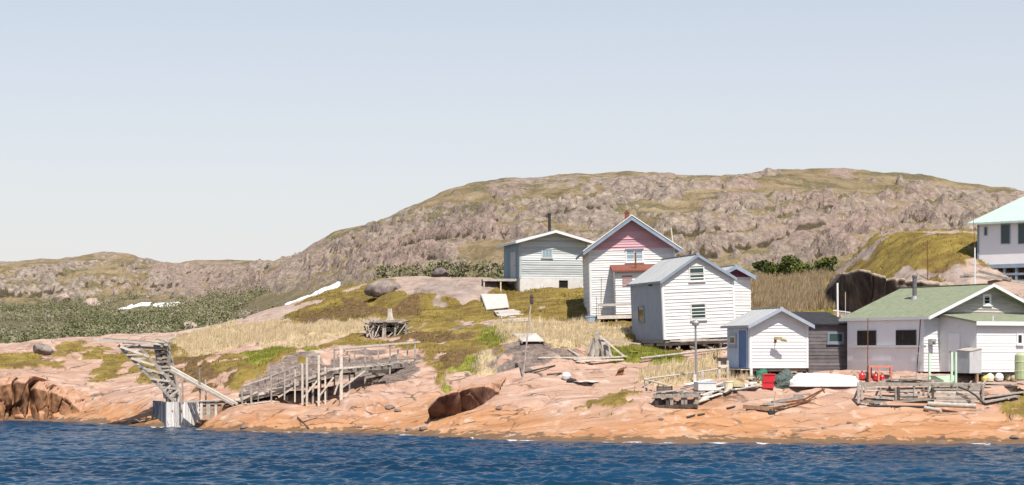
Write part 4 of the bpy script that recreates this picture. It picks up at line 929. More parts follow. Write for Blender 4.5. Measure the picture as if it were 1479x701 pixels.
# ---------------------------------------------------------------- 7 green roofed house
h = House('green_roofed_house', 'long white house with a green shingle roof, dark side windows and a lean-to porch', 'house', 1334.5, 537, 104, 27, 1512, 1224, 459, 413)
W, L, He, Ha = h.W, h.L, h.He, h.Ha
a = MB(); clap(a, [(0, 0), (W, 0), (W, He), (0, He)], h.front, .17, .02); a.build('front_wall', M_whitec, h.t)
a = MB(); clap(a, [(0, He), (W, He), (W/2, Ha)], h.front, .16, .04); a.build('gable_wall', surf('bare_grey_clapboard', (.30, .27, .245), (.46, .42, .39), 3, (.4, 1, 4), .9, .3, .02, (.16, .14, .13), .62, .5), h.t)
a = MB(); fpoly(a, h.left, h.quad(), -.08, .012); u = .0
while u < L: fbox(a, h.left, u, u+.02, .01, He-.05, .012, .017, .3); u += 1.22
a.build('side_wall', M_lilac, h.t)
a = MB(); clap(a, h.quad(), h.right, .3, .02); a.build('side_wall', M_whitec, h.t)
a = MB(); fpoly(a, h.rear, h.gable(), -.08, 0); a.build('rear_wall', M_whitec, h.t)
h.roof(M_green, M_whitec, .6, .12, .09, 0, .13)
for p0, p1 in ((1267.5, 1240), (1324.5, 1296.5)):
    w_ = window(h.t, h.left, h.ul(p0), h.ul(p1), h.zz(502, 2), h.zz(477.5, 2), M_darkwood, M_blind, .05, 3, 1, bar=.03, sill=False)
m = MB(); fbox(m, h.left, h.ul(1341), h.ul(1233), h.zz(501.5, 2)-.05, h.zz(499.5, 2), .08, .16); m.build('shelf_board', M_whitec, h.t)
m = MB(); m.path([(-.16, .10, He-.1), (-.14, .22, 1.6), (-.16, .45, -.2)], .03); m.build('down_pipe', M_felt, h.t)
window(h.t, h.front, W/2-.30, W/2+.28, h.zz(441, 1), h.zz(424.5, 1), M_whitec, M_black, .12, 1, 1)
pipe_chimney(h.t, W*.30, 4.0, He+(Ha-He)*.55, He+(Ha-He)*.6+1.3, .125, M_dark, True, M_steel)
# porch in front of the gable
u0 = h.uf(1362); dp = 3.0; zt = h.zz(466, -2); u0 = 1.05; W2 = W+.6
pf = lambda u, z, o: (u, -dp-o, z); pl = lambda u, z, o: (u0-o, -u, z)
pr = MB(); clap(pr, [(u0, 0), (W2, 0), (W2, zt), (u0, zt)], pf, .15, .015); fpoly(pr, pl, [(0, 0), (dp, 0), (dp, zt), (0, zt+.42)], -.08, .01); pr.box(W2-.06, W2, -dp, 0, 0, zt); po = pr.build('porch', M_whitec, h.t)
rr = MB(); k = .14
rr.hexa([(u0-.22, -dp-.25, zt-.02), (W2+.2, -dp-.25, zt-.02), (W2+.2, -.05, zt+.46), (u0-.22, -.05, zt+.46), (u0-.22, -dp-.25, zt+.07), (W2+.2, -dp-.25, zt+.07), (W2+.2, -.05, zt+.55), (u0-.22, -.05, zt+.55)])
rf = rr.build('porch_roof', M_green, po)
m = MB(); m.box(u0-.24, W2+.2, -dp-.29, -dp-.255, zt-.14, zt+.075); m.build('porch_fascia', M_whitec, po)
for x in (u0+1.0, u0+3.2):
    m = MB(); m.box(x, x+.05, -dp-.1, -dp-.05, zt+.09, zt+.38); m.build('roof_bracket', M_whitec, po)
fd = lambda u, z, o: pl(u, z, o)
m = MB(); fbox(m, pl, .8, 1.7, .05, 2.05, .012, .05); dr = m.build('door', M_lilac, po)
m = MB(); fbox(m, pl, .9, .98, 1.0, 1.1, .05, .1); m.build('handle', M_steel, dr)
s_a = u0+(W2-u0)*.33
window(po, pf, s_a, s_a+.42, zt-1.15, zt-.55, M_whitec, M_glass, .09, 1, 1)
m = MB(); m.box(.25, .55, -.32, -.05, 1.45, 1.75); m.tube((.4, -.33, 1.6), (.4, -.42, 1.6), .09, .08, 10); m.build('electric_meter', M_steel, h.t)
m = MB()
for x in (u0+.1, u0+1.4, u0+2.7, u0+4.0, u0+5.3):
    p_ = MB(); p_.beam((x, -dp+.1, -1.1), (x, -dp+.1, -.01), .14, .14); p_.build('post', M_brownwood, h.t)
for i in range(7):
    y = .2+i*(L-.4)/6; p_ = MB(); p_.beam((.1, y, -1.0), (.1, y, -.01), .14, .14); p_.build('post', M_darkwood, h.t)
m = MB(); m.box(u0, W2, -dp+.05, -dp+.2, -.14, -.004); m.box(.02, .16, .05, L, -.14, -.004); m.build('sill_beam', M_darkwood, h.t)
GH = h
toW = lambda H_, p: H_.t.matrix_basis @ Vector(p)
bx = thing('plywood_box', 'grey plywood box leaning on the porch corner of the green-roofed house', 'box', toW(h, (u0-.85, -dp+.1, -.05)), h.g)
m = MB(); m.hexa([(0, -.55, 0), (.8, -.55, 0), (.8, .45, 0), (0, .45, 0), (0, -.55, 1.12), (.8, -.55, 1.26), (.8, .45, 1.32), (0, .45, 1.18)]); m.build('box_body', surf('silver_plywood', (.40, .39, .39), (.50, .49, .49), 3, (1, 1, .5), .8, .2, .01, (.3, .27, .25), .66, .2), bx)
m = MB(); m.hexa([(-.03, -.58, 1.13), (.83, -.58, 1.27), (.83, .48, 1.33), (-.03, .48, 1.19), (-.03, -.58, 1.16), (.83, -.58, 1.30), (.83, .48, 1.36), (-.03, .48, 1.22)]); m.build('lid', M_wood, bx)
# pale green steps
sp = P(1342, 540, 100.2); st = thing('porch_steps', 'pale green wooden steps with railings in front of the green-roofed house', 'steps', sp, R(12))
wst = 1.55
m = MB()
for i in range(5): m.box(0, wst, .1+i*.17, .1+i*.17+.155, -.24, -.20)
m.build('tread', M_paleg, st)
m = MB(); m.box(0, wst, .06, .098, -.32, -.10); m.build('riser', M_paleg, st)
m = MB(); m.box(.3, wst, -.30, .04, -.60, -.55); m.box(.3, wst, .04, .07, -.58, -.34); m.build('tread', M_paleg, st)
for x, z1 in ((.03, 1.05), (1.26, 1.12), (wst-.06, 1.12)):
    m = MB(); m.beam((x, .02, -.9), (x, .02, z1), .1, .1); m.build('rail_post', M_paleg, st)
m = MB(); m.beam((-.7, .03, 1.05), (.9, .03, 1.05), .035, .035); m.beam((-.7, .03, 1.05), (-.7, .03, -.3), .035, .035); m.build('hand_rail', M_steel, st)
# ---------------------------------------------------------------- 8 white house with the mint roof
h = House('mint_roofed_house', 'white house with a mint green metal roof on posts atop the slope', 'house', 1560, 378, 124, 47, 1750, 1412.5, 313.5, 262)
W, L, He, Ha = h.W, h.L, h.He, h.Ha
a = MB(); fpoly(a, h.front, h.gable(), -.08, .01); a.build('front_wall', M_whitec, h.t)
for f_ in (h.left, h.right):
    a = MB(); fpoly(a, f_, h.quad(), -.08, .012); a.build('side_wall', M_lilac if f_ is h.left else M_whitec, h.t)
a = MB(); fpoly(a, h.rear, h.gable(), -.08, 0); a.build('rear_wall', M_whitec, h.t)
h.roof(M_mint, M_mint, .5, .55, .08, .6, .1)
h.corners(M_slate, .08); m = MB(); fbox(m, h.left, L-.10, L+.03, 0, He-.05, .014, .05); m.build('corner_trim', M_slate, h.t)
def mul(px): # along the left wall, perspective aware
    k = (px-CX)/FPX; return (h.c.x-k*h.Y)/(math.sin(h.g)+k*math.cos(h.g))
for a0, a1, b0, b1 in ((1426.3, 1422, 340.5, 328), (1459.5, 1446, 352.5, 324), (1486, 1471, 352.5, 323)):
    y_ = h.Y+mul((a0+a1)/2)*math.cos(h.g); zf = lambda py: CZ-(py-HY)/FPX*y_-h.c.z
    window(h.t, h.left, mul(a0), mul(a1), zf(b0), zf(b1), M_slate, M_glassg, .05, 1, 1, sill=False)
m = MB(); m.box(-.04, .2, 0, L, -.26, -.004); m.build('sill_beam', M_slate, h.t)
for i in range(9):
    y = .15+i*(L-.3)/8; p_ = MB(); p_.beam((.12, y, -2.4), (.12, y, -.2), .16, .16); p_.build('post', M_slate, h.t)
    if i % 2 == 0:
        p_ = MB(); p_.beam((W*.5, y, -2.0), (W*.5, y, -.1), .16, .16); p_.build('post', M_darkwood, h.t)
m = MB(); m.box(.02, .06, .05, L, -.75, -.6); m.box(.02, .06, .05, L, -1.2, -1.06); m.build('underfloor_boards', M_slate, h.t)
# ---------------------------------------------------------------- timber pier remains at the left
def piece(name, mat, parent, segs, w_=.1, h_=None, val=None):
    """one plank/post (or one bundle of pattern slats) in world coordinates under its thing"""
    m = WB()
    for s in segs: m.beam(s[0], s[1], w_, h_ or w_, val=val)
    return m.build(name, mat, parent)
def jog(p, a=.03): return Vector(p)+Vector((random.uniform(-a, a), random.uniform(-a, a), random.uniform(-a, a)))
c = P(240, 617.5, 112.2); cr = thing('pier_crib', 'square pier crib of rust-streaked white upright planks at the water edge', 'pier', (c.x, c.y, 0), R(27))
m = MB()
Wc, Lc, Hc = 2.12, 2.5, 1.5
x = 0
while x < Wc-.02:
    w_ = random.uniform(.16, .3); m.box(x, min(x+w_, Wc), -.03-random.uniform(0, .03), .05, -1.2, Hc-random.uniform(0, .06)); x += w_+.008
m.build('front_planks', M_rustwhite, cr)
m = MB(); y = 0
while y < Lc-.02:
    w_ = random.uniform(.16, .3); m.box(-.03-random.uniform(0, .03), .05, y, min(y+w_, Lc), -1.2, Hc-random.uniform(0, .08)); y += w_+.01
m.build('side_planks', surf('shade_dark_planks', (.10, .11, .13), (.24, .25, .27), 3, (3, 3, .3), .85, .3, .01, (.38, .36, .34), .66, .5), cr)  # left face toned dark, its shade put into the plank colour
m = MB(); m.box(.05, Wc-.02, .05, Lc, -1.2, Hc-.12); m.build('fill', M_darkwood, cr)
m = MB()
for i in range(7): m.box(-.02, Wc, .02+i*.35, .02+i*.35+.31, Hc-.115, Hc-.05)
m.build('top_planks', M_wood, cr)
for bx_, by_ in ((.9, -.07), (1.45, -.07), (.35, -.07)):
    m = MB(); m.tube((bx_, by_+.02, .95), (bx_, by_-.02, .95), .035, .03, 8); m.build('bolt', M_rust, cr)
# hoist tower
tb = P(248, 579, 113.2); dt = thing('hoist_tower', 'leaning grey timber hoist tower with a plank jib on the pier crib', 'hoist', tb)
for px0, px1, Y in ((257, 237, 112.9), (240, 223, 112.9), (261, 241, 114.0), (246, 228, 114.0)):
    piece('tower_post', M_wood, dt, [(P(px0, 581, Y), P(px1, 494, Y+.3))], .17)
for i in range(13):
    k = i/13+.05; piece('rung', M_wood, dt, [(jog(P(240-17*k-1, 579-83*k, 112.82)), jog(P(257-20*k+1, 579-83*k+random.uniform(-2, 2), 112.82)))], .04, .10)
for i in range(9):
    k = .25+i*.08; piece('infill_plank', M_darkwood, dt, [(jog(P(241-17*k, 579-83*k, 114.1)), jog(P(260-20*k, 579-83*k, 114.1)))], .04, .16)
for a, b in (((257, 579), (226, 505)), ((242, 560), (247, 510))):
    piece('cross_brace', M_wood, dt, [(P(a[0], a[1], 112.78), P(b[0], b[1], 113))], .05, .12)
for Y in (112.6, 113.9):
    piece('stay_beam', M_wood, dt, [(P(171, 499, Y+.1), P(252, 580, Y))], .14, .16)
    piece('stay_beam', M_wood, dt, [(P(200, 499, Y+.1), P(257, 563, Y))], .13, .15)
for i in range(16):
    k = .03+i*.06; a = P(171+81*k, 499+81*k, 112.55); b = P(200+57*k, 499+64*k, 112.55)
    piece('stay_slat', M_palewood if i % 3 else M_wood, dt, [(jog(a+Vector((0, 0, random.uniform(-.12, .12))), .06), jog(a+(b-a)*random.uniform(.3, 1.05)+Vector((0, 0, random.uniform(-.25, .12))), .1))], .04, random.uniform(.07, .14))
    if i % 4 == 1: piece('stay_slat', M_wood, dt, [(P(172+80*k, 500+80*k, 112.6), P(172+80*k, 500+80*k, 114.0))], .08, .06)
    if i % 3 == 0: piece('stay_prop', M_palewood, dt, [(jog(a, .08), jog(P(200+57*min(1, k+.22), 499+64*min(1, k+.22), 112.5), .08))], .05, .12)
for i, px0 in enumerate((136, 150, 143, 165, 178, 158)):
    Y = 112.6+i*.28; piece('jib_plank', M_palewood if i % 2 == 0 else M_wood, dt, [(jog(P(px0, 489.5+(px0-136)*.06+i*.5, Y), .05), jog(P(243, 497.5+random.uniform(-1, 1), Y)))], .22, .13)
for Y in (112.7, 113.9): piece('jib_beam', M_wood, dt, [(P(180, 501, Y), P(243, 504, Y))], .12, .16)
for i in range(9):
    a = P(random.uniform(216, 240), random.uniform(489, 495), random.uniform(112.6, 114)); piece('loose_board', M_palewood, dt, [(a, a+Vector((random.uniform(.4, .9), random.uniform(-.3, .3), random.uniform(-.08, .12))))], .12, .05)
for i in range(5):
    piece('base_board', M_palewood, dt, [(P(238+i*5, 581, 112.7), P(239+i*5, 560+random.uniform(-6, 8), 112.75))], .1, .05)
# two long fallen spars
for i, (a, b, lab) in enumerate((((245, 530, 113.0), (343, 584, 110.6), 'upper of two long grey spars slanting down from the hoist tower'), ((245, 535, 112.9), (337, 585, 110.4), 'lower of two long grey spars slanting down from the hoist tower'))):
    t = thing('spar', lab, 'spar', P(*b), 0, 'long spars slanting from the hoist tower'); m = WB(); m.beam(P(*a), P(*b), .15, .15, w2=.11, h2=.11); m.build('spar_beam', M_palewood, t)
# open slatted crib right of the pier
t = thing('slatted_crib', 'open crib of horizontal grey boards beside the white pier crib', 'crib', P(300, 598, 111.2))
for px in (291, 301, 312):
    piece('post', M_palewood, t, [(P(px, 606, 111.1), P(px, 578, 111.1))], .24 if px == 301 else .14, .1)
for py in (582, 587.5, 593, 599):
    piece('slat', M_wood, t, [(jog(P(287, py, 111.2)), jog(P(326-(py-582)*1.0, py-1.5, 111.2)))], .06, .12)
for i in range(3): piece('top_plank', M_palewood, t, [(jog(P(266, 579+i*.6, 111.2+i*.35)), jog(P(346, 578.5+i*.5, 111.0+i*.35)))], .28, .06)
for px, y0, y1, lab in ((289, 532, 580, 'tall thin grey stake rising beside the hoist tower'), (297.5, 548, 580, 'shorter grey stake standing on the slatted crib'), (264, 553, 579, 'short thick stake at the back of the pier crib')):
    t = thing('stake', lab, 'stake', P(px, y1, 111.8)); piece('stake_pole', M_wood, t, [(P(px, y1+5, 111.8), P(px-.6, y0, 111.8))], .09)
# ---------------------------------------------------------------- walkway on posts
A_, B_, C_, D_ = P(330, 580, 111.2), P(398, 564, 111.2), P(482, 534, 110.6), P(612, 522.5, 117.0)
wk = thing('plank_walkway', 'grey plank walkway on posts with railings climbing over the orange shore rock', 'walkway', P(440, 583, 110.3))
def deck(a, b, wid, name, mat, bw=.19, th=.05, jagged=.12):
    m = WB(); d = b-a; n = max(2, int(d.length/bw)); side = Vector((-d.y, d.x, 0)).normalized()*wid
    if side.y < 0: side = -side
    for i in range(n):
        p = a+d*((i+.5)/n); j = random.uniform(-jagged, jagged)
        m.beam(p+side.normalized()*(j-.05)+Vector((0, 0, random.uniform(-.015, .015))), p+side+side.normalized()*j, bw*.92, th)
    return m.build(name, mat, wk)
deck(A_, B_, 1.3, 'deck', M_wood); deck(B_, C_, 1.3, 'ramp', M_wood); deck(C_, D_, 1.4, 'deck', M_palewood)
for a, b in ((A_, B_), (B_, C_), (C_, D_)):
    for off in (.02, 1.2): piece('stringer', M_wood, wk, [(a+Vector((0, off, -.14)), b+Vector((0, off, -.14)))], .09, .22)
def onD(px):     # front edge of the upper deck
    k = (px-482)/130; return C_+(D_-C_)*k
def wpost(px, y0, y1, Y, r=.09, name='post', mat=None): piece(name, mat or M_wood, wk, [(P(px, y1+4, Y), P(px+random.uniform(-.5, .5), y0, Y))], r)
for px, y0, y1, r in ((493, 501, 586, .17), (527.5, 503, 551, .10), (563, 498, 544, .10), (599.5, 495, 527, .10)): wpost(px, y0, y1, onD(px).y-.12, r, mat=M_palewood if px == 493 else None)
for px, y0, y1 in ((483, 504, 583), (512, 508, 548), (546, 505, 540)): wpost(px, y0, y1, onD(px).y+1.4, .09)
piece('hand_rail', M_palewood, wk, [(P(493, 503, onD(493).y-.15), P(606, 494, onD(606).y-.15))], .07, .10)
piece('mid_rail', M_wood, wk, [(P(493, 525.5, onD(493).y-.1), P(614, 517, onD(612).y-.1))], .04, .09)
piece('hand_rail', M_wood, wk, [(P(483, 506, onD(483).y+1.4), P(560, 499, onD(560).y+1.4))], .06, .08)
for i in range(4): piece('side_board', M_wood, wk, [(P(505+i*8, 536.5+i*3, onD(505).y-.05), P(588-i*6, 526+i*3.8, onD(588).y-.05))], .04, .12)
piece('edge_board', M_palewood, wk, [(P(480, 534, 110.5), P(545, 529, onD(545).y-.04))], .05, .15)
for px, y0, y1 in ((443.4, 514, 584), (460.5, 511, 584), (437, 526, 581)): wpost(px, y0, y1, 110.4, .12, mat=M_palewood)
for px, y0, y1 in ((445, 520, 575), (463, 522, 572), (472, 540, 578), (415, 560, 582), (380, 568, 582)): wpost(px, y0+12, y1, 111.8, .10)
piece('hand_rail', M_wood, wk, [(P(442, 514, 110.35), P(463, 510.5, 110.35))], .06, .1)
piece('hand_rail', M_wood, wk, [(P(382, 547, 111), P(437, 525, 110.4))], .05, .08)
for px, y0, y1 in ((373, 537, 578), (383, 545, 566), (402, 538, 560), (419, 531, 552), (355, 572, 584)): wpost(px, y0, y1, 111.1, .065)
piece('mid_rail', M_wood, wk, [(P(384, 560, 111.05), P(437, 540, 110.4))], .04, .07)
for a, b, Y in (((345, 572), (440, 566), 112.2), ((350, 577), (445, 572), 112.0), ((352, 582), (436, 579), 111.9), ((400, 560), (470, 551), 112.1), ((440, 558), (482, 548), 112.0), ((442, 566), (484, 560), 112), ((444, 575), (486, 570), 112), ((484, 540), (560, 536), 112.5)): piece('shade_log', M_darkwood, wk, [(P(*a, Y), P(*b, Y+.6))], .26, .2)  # dark logs added to stand in for the shade under the ramp
for i in range(7):
    a = G(random.uniform(345, 425), random.uniform(578, 586)); b = a+Vector((random.uniform(-1.2, 1.2), random.uniform(-.4, .4), 0)); b.z = zat(b.x, b.y)+.06
    t = thing('driftwood_board', ['pale driftwood board lying under the low end of the walkway'][0], 'board', a, 0, 'driftwood under the walkway'); piece('board', M_palewood, t, [(a+Vector((0, 0, .06)), b)], .16, .05)
for px, y0, y1, Y in ((350, 566, 582, 110.9), (363, 556, 580, 110.9), (392, 541, 575, 110.8), (411, 536, 574, 110.7), (426, 529, 577, 110.6), (452, 533, 583, 110.9), (470, 530, 582, 110.7), (505, 512, 570, 112.2), (538, 528, 552, 113.2), (575, 505, 540, 115.4), (588, 500, 534, 116.2)): wpost(px, y0, y1, Y, random.uniform(.07, .11), mat=random.choice((M_wood, M_palewood)))
for a, b, Y in (((437, 576), (460, 548), 110.5), ((460, 574), (482, 545), 110.6), ((483, 570), (493, 540), 110.4), ((494, 560), (527, 536), 111), ((402, 574), (436, 552), 110.9), ((345, 580), (372, 566), 111)): piece('cross_brace', M_palewood, wk, [(P(*a, Y), P(*b, Y))], .05, .10)
piece('hand_rail', M_palewood, wk, [(P(352, 557, 111.0), P(402, 541, 110.9))], .05, .08)
piece('mid_rail', M_palewood, wk, [(P(400, 548, 110.95), P(438, 535, 110.5))], .04, .07)
piece('edge_board', M_palewood, wk, [(A_+Vector((0, -.08, 0)), B_+Vector((0, -.08, 0)))], .05, .15); piece('edge_board', M_palewood, wk, [(B_+Vector((0, -.08, 0)), C_+Vector((0, -.08, 0)))], .05, .15)
for i in range(10):
    k = random.random(); a = A_+(B_-A_)*k if i % 2 else B_+(C_-B_)*k; a = a+Vector((0, random.uniform(.1, 1.0), .08)); piece('loose_board', M_palewood, wk, [(a, a+Vector((random.uniform(.4, 1.0), random.uniform(-.2, .3), random.uniform(.0, .25))))], .13, .05)
# ---------------------------------------------------------------- derelict rack on the heath
g = G(560, 487); Y = g.y; t = thing('lumber_rack', 'tumbledown grey lumber rack with a broken roof on the heath', 'rack', g)
for px, y0, y1 in ((531, 470, 488), (538, 466, 489), (553, 465, 489), (556, 465, 488), (570, 466, 486), (586, 467, 484)): piece('post', M_palewood if px in (531, 553) else M_wood, t, [(P(px, y1, Y), P(px+random.uniform(-2, 2), y0, Y))], .13)
for px in (535, 548, 565, 583): piece('post', M_darkwood, t, [(P(px, 484, Y+1.4), P(px, 465, Y+1.4))], .12)
for i in range(7): piece('roof_board', M_wood, t, [(jog(P(random.uniform(521, 545), 466+random.uniform(-2.5, 1.5), Y-.2+i*.25), .05), jog(P(random.uniform(572, 591), 464.5+random.uniform(-3, 2.5), Y-.2+i*.25), .05))], .22, .06)
for py in (468, 472, 476, 480, 484): piece('gap_shade_board', M_black, t, [(P(533, py, Y+.75), P(585, py-1, Y+.75))], .05, .17)  # near-black strips added to paint the shade in the rack's gaps
for a, b in (((530, 487), (541, 468)), ((536, 488), (531, 469)), ((541, 487), (549, 468)), ((574, 484), (586, 468))): piece('side_board', M_palewood, t, [(P(*a, Y-.12), P(*b, Y-.1))], .16, .05)
for i in range(52):
    a = P(random.uniform(528, 586), random.uniform(466, 487), Y+random.uniform(-.25, .8)); piece('stored_board', random.choice((M_wood, M_palewood, M_darkwood)), t, [(a, a+Vector((random.uniform(-.7, .7), random.uniform(-.3, .3), random.uniform(-.45, .5))))], .13, .06)
for px in (561, 564, 567): piece('roof_post', M_palewood, t, [(P(px, 466, Y+.3), P(563+(px-564)*.6, 446, Y+.3))], .11)
for px in (557, 571): piece('roof_prop', M_palewood, t, [(P(px, 465, Y+.3), P(563.5, 454, Y+.3))], .10, .05)
# ---------------------------------------------------------------- sheets and boards laid as a path
def sheet(name, label, cat, pts, mat, th=.05, lift=.14, strips=0):
    g = [G(*p) for p in pts]; t = thing(name, label, cat, sum(g, Vector())/len(g)); up = Vector((0, 0, 1))
    m = WB()
    if strips:
        a, b, c_, d = g
        for i in range(strips):
            k0, k1 = i/strips, (i+.9)/strips; q = [a+(d-a)*k0, b+(c_-b)*k0, b+(c_-b)*k1, a+(d-a)*k1]
            s_ = random.uniform(-.1, .15); q = [p+(b-a).normalized()*s_ for p in q]
            m.hexa([p+up*(lift-th) for p in q][::-1]+[p+up*lift for p in q][::-1])
    else:
        m.hexa([p+up*(lift-th) for p in g][::-1]+[p+up*lift for p in g][::-1])
    m.build('sheet_panel' if not strips else 'boards', mat, t)
    m = WB(); m.beam(g[0]+up*(lift-th-.05), g[3]+up*(lift-th-.05), .08, .1); m.build('bearer', M_wood, t); m = WB(); m.beam(g[1]+up*(lift-th-.05), g[2]+up*(lift-th-.05), .08, .1); m.build('bearer', M_wood, t)
sheet('plywood_sheet', 'large bleached plywood sheet lying on the slope below the blue house', 'sheet', [(695, 428), (731, 428), (735, 447), (703, 450)], M_ply)
sheet('board_path', 'short path of bleached boards stepping down from the plywood sheet', 'path', [(714, 452), (743, 449.5), (769, 467), (730, 469)], M_ply, strips=7)
sheet('plywood_sheet', 'tilted pale plywood sheet beside the tall thin pole', 'sheet', [(741, 489), (774, 489), (786, 500), (754, 501)], M_ply, lift=.3)
# ---------------------------------------------------------------- poles
def pole(name, label, cat, base, top, r0, r1, mat, head=None):
    t = thing(name, label, cat, base); m = WB(); m.tube(Vector(base)-Vector((0, 0, .5)), top, r0, r1, 8); m.build('shaft', mat, t)
    return t
g = G(754, 546); tp = P(768, 426, g.y); t = pole('beacon_pole', 'tall thin tilted pole with a dark knob on top standing on bare rock', 'pole', g, tp, .05, .035, M_wood)
m = WB(); m.lathe(tp+Vector((0, 0, -.52)), [(.06, 0), (.10, .05), (.10, .28), (.06, .33), (.10, .38), (.10, .5), (.03, .58)], 10); m.build('knob', M_darkwood, t)
g = G(1006, 552); tp = P(1004.5, 471, g.y); t = pole('lamp_post', 'slim grey pole with a round lamp in front of the two-window cottage', 'lamp post', g, tp, .07, .055, M_steel)
m = WB(); m.lathe(tp+Vector((0, 0, -.02)), [(.08, 0), (.19, .08), (.21, .2), (.15, .32), (.05, .36)], 12); hd = m.build('lamp_head', M_steel, t); m = WB(); m.tube(tp+Vector((0, -.17, .16)), tp+Vector((0, -.24, .14)), .12, .10, 10); m.build('lens', M_glassb, hd)
pole('white_post', 'short white post standing behind the dark shed against the dark rock face', 'post', P(1210, 449, 119), P(1209.5, 409, 119), .06, .06, M_whitec)
pole('stick', 'thin grey stick standing behind the dark shed roof', 'stick', P(1221, 449, 117), P(1221, 422, 117), .03, .025, M_palewood)
g = G(1340, 404); pole('rust_pole', 'thin rusty pole standing on the grassy mound behind the green roof', 'pole', g, P(1339.5, 347, g.y), .035, .025, M_rust)
b_ = P(1408, 418, 113); t = pole('flag_pole', 'thin white mast behind the gable of the green-roofed house', 'mast', b_-Vector((0, 0, .6)), P(1408, 358, 113), .045, .04, M_whitec); m = WB(); m.tube(P(1408, 358, 113), P(1405.5, 308, 113), .022, .012, 6); m.build('whip', M_rust, t)
t = thing('roof_plank', 'white plank resting on the felt roof of the dark shed', 'plank', P(1215, 450, 113.6)); piece('plank', M_whitec, t, [(P(1203, 448.5, 113.4), P(1228, 451.5, 113.4))], .16, .05)
g = G(1253, 551, 95); pole('wash_pole', 'thin rusty pole in front of the lilac side wall of the green-roofed house', 'pole', g, P(1253.5, 460, g.y), .03, .025, M_rust)
# ---------------------------------------------------------------- collapsed frame of boards
g = G(868, 519); Y = g.y; t = thing('plank_tripod', 'collapsed A-shaped frame of grey planks on the grass below the cottage', 'frame', g)
piece('king_post', M_wood, t, [(P(862.5, 520, Y), P(862, 477, Y))], .22, .14)
for a, b in (((850, 519), (858, 489)), ((855, 520), (861, 488)), ((878, 518), (876, 488)), ((872, 519), (864, 484)), ((846, 516), (855, 492))): piece('plank', M_wood, t, [(P(a[0], a[1], Y-.1), P(b[0], b[1], Y+.1))], .17, .05)
m = WB(); m.hexa([P(867, 519, Y+.15), P(886, 519, Y+.15), P(886, 519, Y+.2), P(867, 519, Y+.2), P(866, 488, Y+.45), P(877, 490, Y+.45), P(877, 490, Y+.5), P(866, 488, Y+.5)]); m.build('panel', M_ply, t)
piece('brace', M_palewood, t, [(P(866, 485, Y-.15), P(903, 516, Y-.3))], .13, .09); piece('brace', M_palewood, t, [(P(866, 490, Y+.4), P(925, 497, Y+.6))], .14, .08)
for (a, b, w_, lab) in (((777, 521.5), (897, 519), .09, 'long thin pole lying on the rock left of the plank tripod'), ((828, 524), (905, 519), .2, 'pale plank on the ground at the foot of the plank tripod'), ((832, 526), (900, 523), .2, 'foremost pale plank on the rock before the plank tripod'), ((820, 507), (837, 520), .13, 'short plank slanting into the ground left of the plank tripod'), ((828, 513), (838, 519), .2, 'stubby plank end beside the slanting plank')):
    p, q = G(*a), G(*b); t = thing('plank', lab, 'plank', p); piece('plank_board', M_palewood, t, [(p+Vector((0, 0, .12)), q+Vector((0, 0, .12)))], w_, .08)
# sawhorse-like rusty trestle at 895,538
g = G(897, 543); t = thing('trestle', 'small rusty trestle on bare rock left of the railings', 'trestle', g)
for a, b in (((889, 545), (896, 533)), ((897, 546), (901, 531)), ((893, 546), (898, 532))): piece('leg', M_rust, t, [(P(a[0], a[1], g.y), P(b[0], b[1], g.y+.2))], .08)
piece('bar', M_rust, t, [(P(892, 535, g.y), P(905, 531, g.y))], .07)
# ---------------------------------------------------------------- railings, platform, debris
def rod(name, label, cat, a, b, r, mat, lift=0):
    t = thing(name, label, cat, a); m = WB(); m.tube(Vector(a)+Vector((0, 0, lift)), Vector(b)+Vector((0, 0, lift)), r, r, 8); m.build('tube', mat, t); return t
g0 = G(935, 560); rl = thing('low_railing', 'low white pipe railing running up the rock to the lamp post', 'railing', g0)
m = WB(); m.tube(P(930, 548, g0.y), P(1003, 538.5, g0.y+3), .05, .05); m.tube(P(1003, 538.5, g0.y+3), P(1050, 531, g0.y+4), .05, .05); m.build('top_pipe', M_ply, rl)
m = WB(); m.tube(P(930, 548, g0.y), P(964, 557, g0.y-1.5), .045, .045); m.build('front_pipe', M_ply, rl)
for px, y0, y1, dy in ((931, 548, 571, 0), (936, 549, 572, -.3), (943, 551, 573, -.6), (951, 553, 573, -.9), (958, 555, 573, -1.2), (964, 557, 572, -1.5)): piece('baluster', M_palewood, rl, [(P(px, y1, g0.y+dy), P(px, y0, g0.y+dy))], .06)
for (px, y0, y1, w_, lab) in ((1003.5, 541, 553, .16, 'left of a pair of stubby white posts beside the lamp post'), (1014.5, 536, 552, .16, 'right of a pair of stubby white posts beside the lamp post'), (1039, 522, 548, .13, 'grey gate post left of the blue-door shed'), (1051, 521, 547, .13, 'grey gate post touching the blue-door shed corner')):
    g = G(px, y1); t = thing('gate_post' if px > 1020 else 'stub_post', lab, 'post', g); piece('post_shaft', M_palewood, t, [(g-Vector((0, 0, .3)), P(px, y0, g.y))], w_)
t = thing('gate_rail', 'grey rail joining the two gate posts by the blue-door shed', 'rail', P(1039, 530, G(1039, 548).y)); piece('rail', M_palewood, t, [(P(1037, 529, G(1039, 548).y-.1), P(1052, 528.5, G(1039, 548).y-.1))], .06, .12)
a, b = G(925, 526), G(1049, 511); rod('spar', 'long grey pole lying across the dry grass below the cottage', 'spar', a, b, .07, M_wood, .30)
g = G(948, 588); Y = g.y; pt = thing('slip_platform', 'dark wooden slip platform with open bays on the rock edge', 'platform', g)
for px in (948, 964, 970, 986, 990, 1006): piece('post', M_wood if px % 4 else M_darkwood, pt, [(P(px, 589, Y), P(px, 571, Y))], .17)
for px in (950, 968, 988, 1004): piece('post', M_darkwood, pt, [(P(px, 584, Y+1.6), P(px, 570, Y+1.6))], .14)
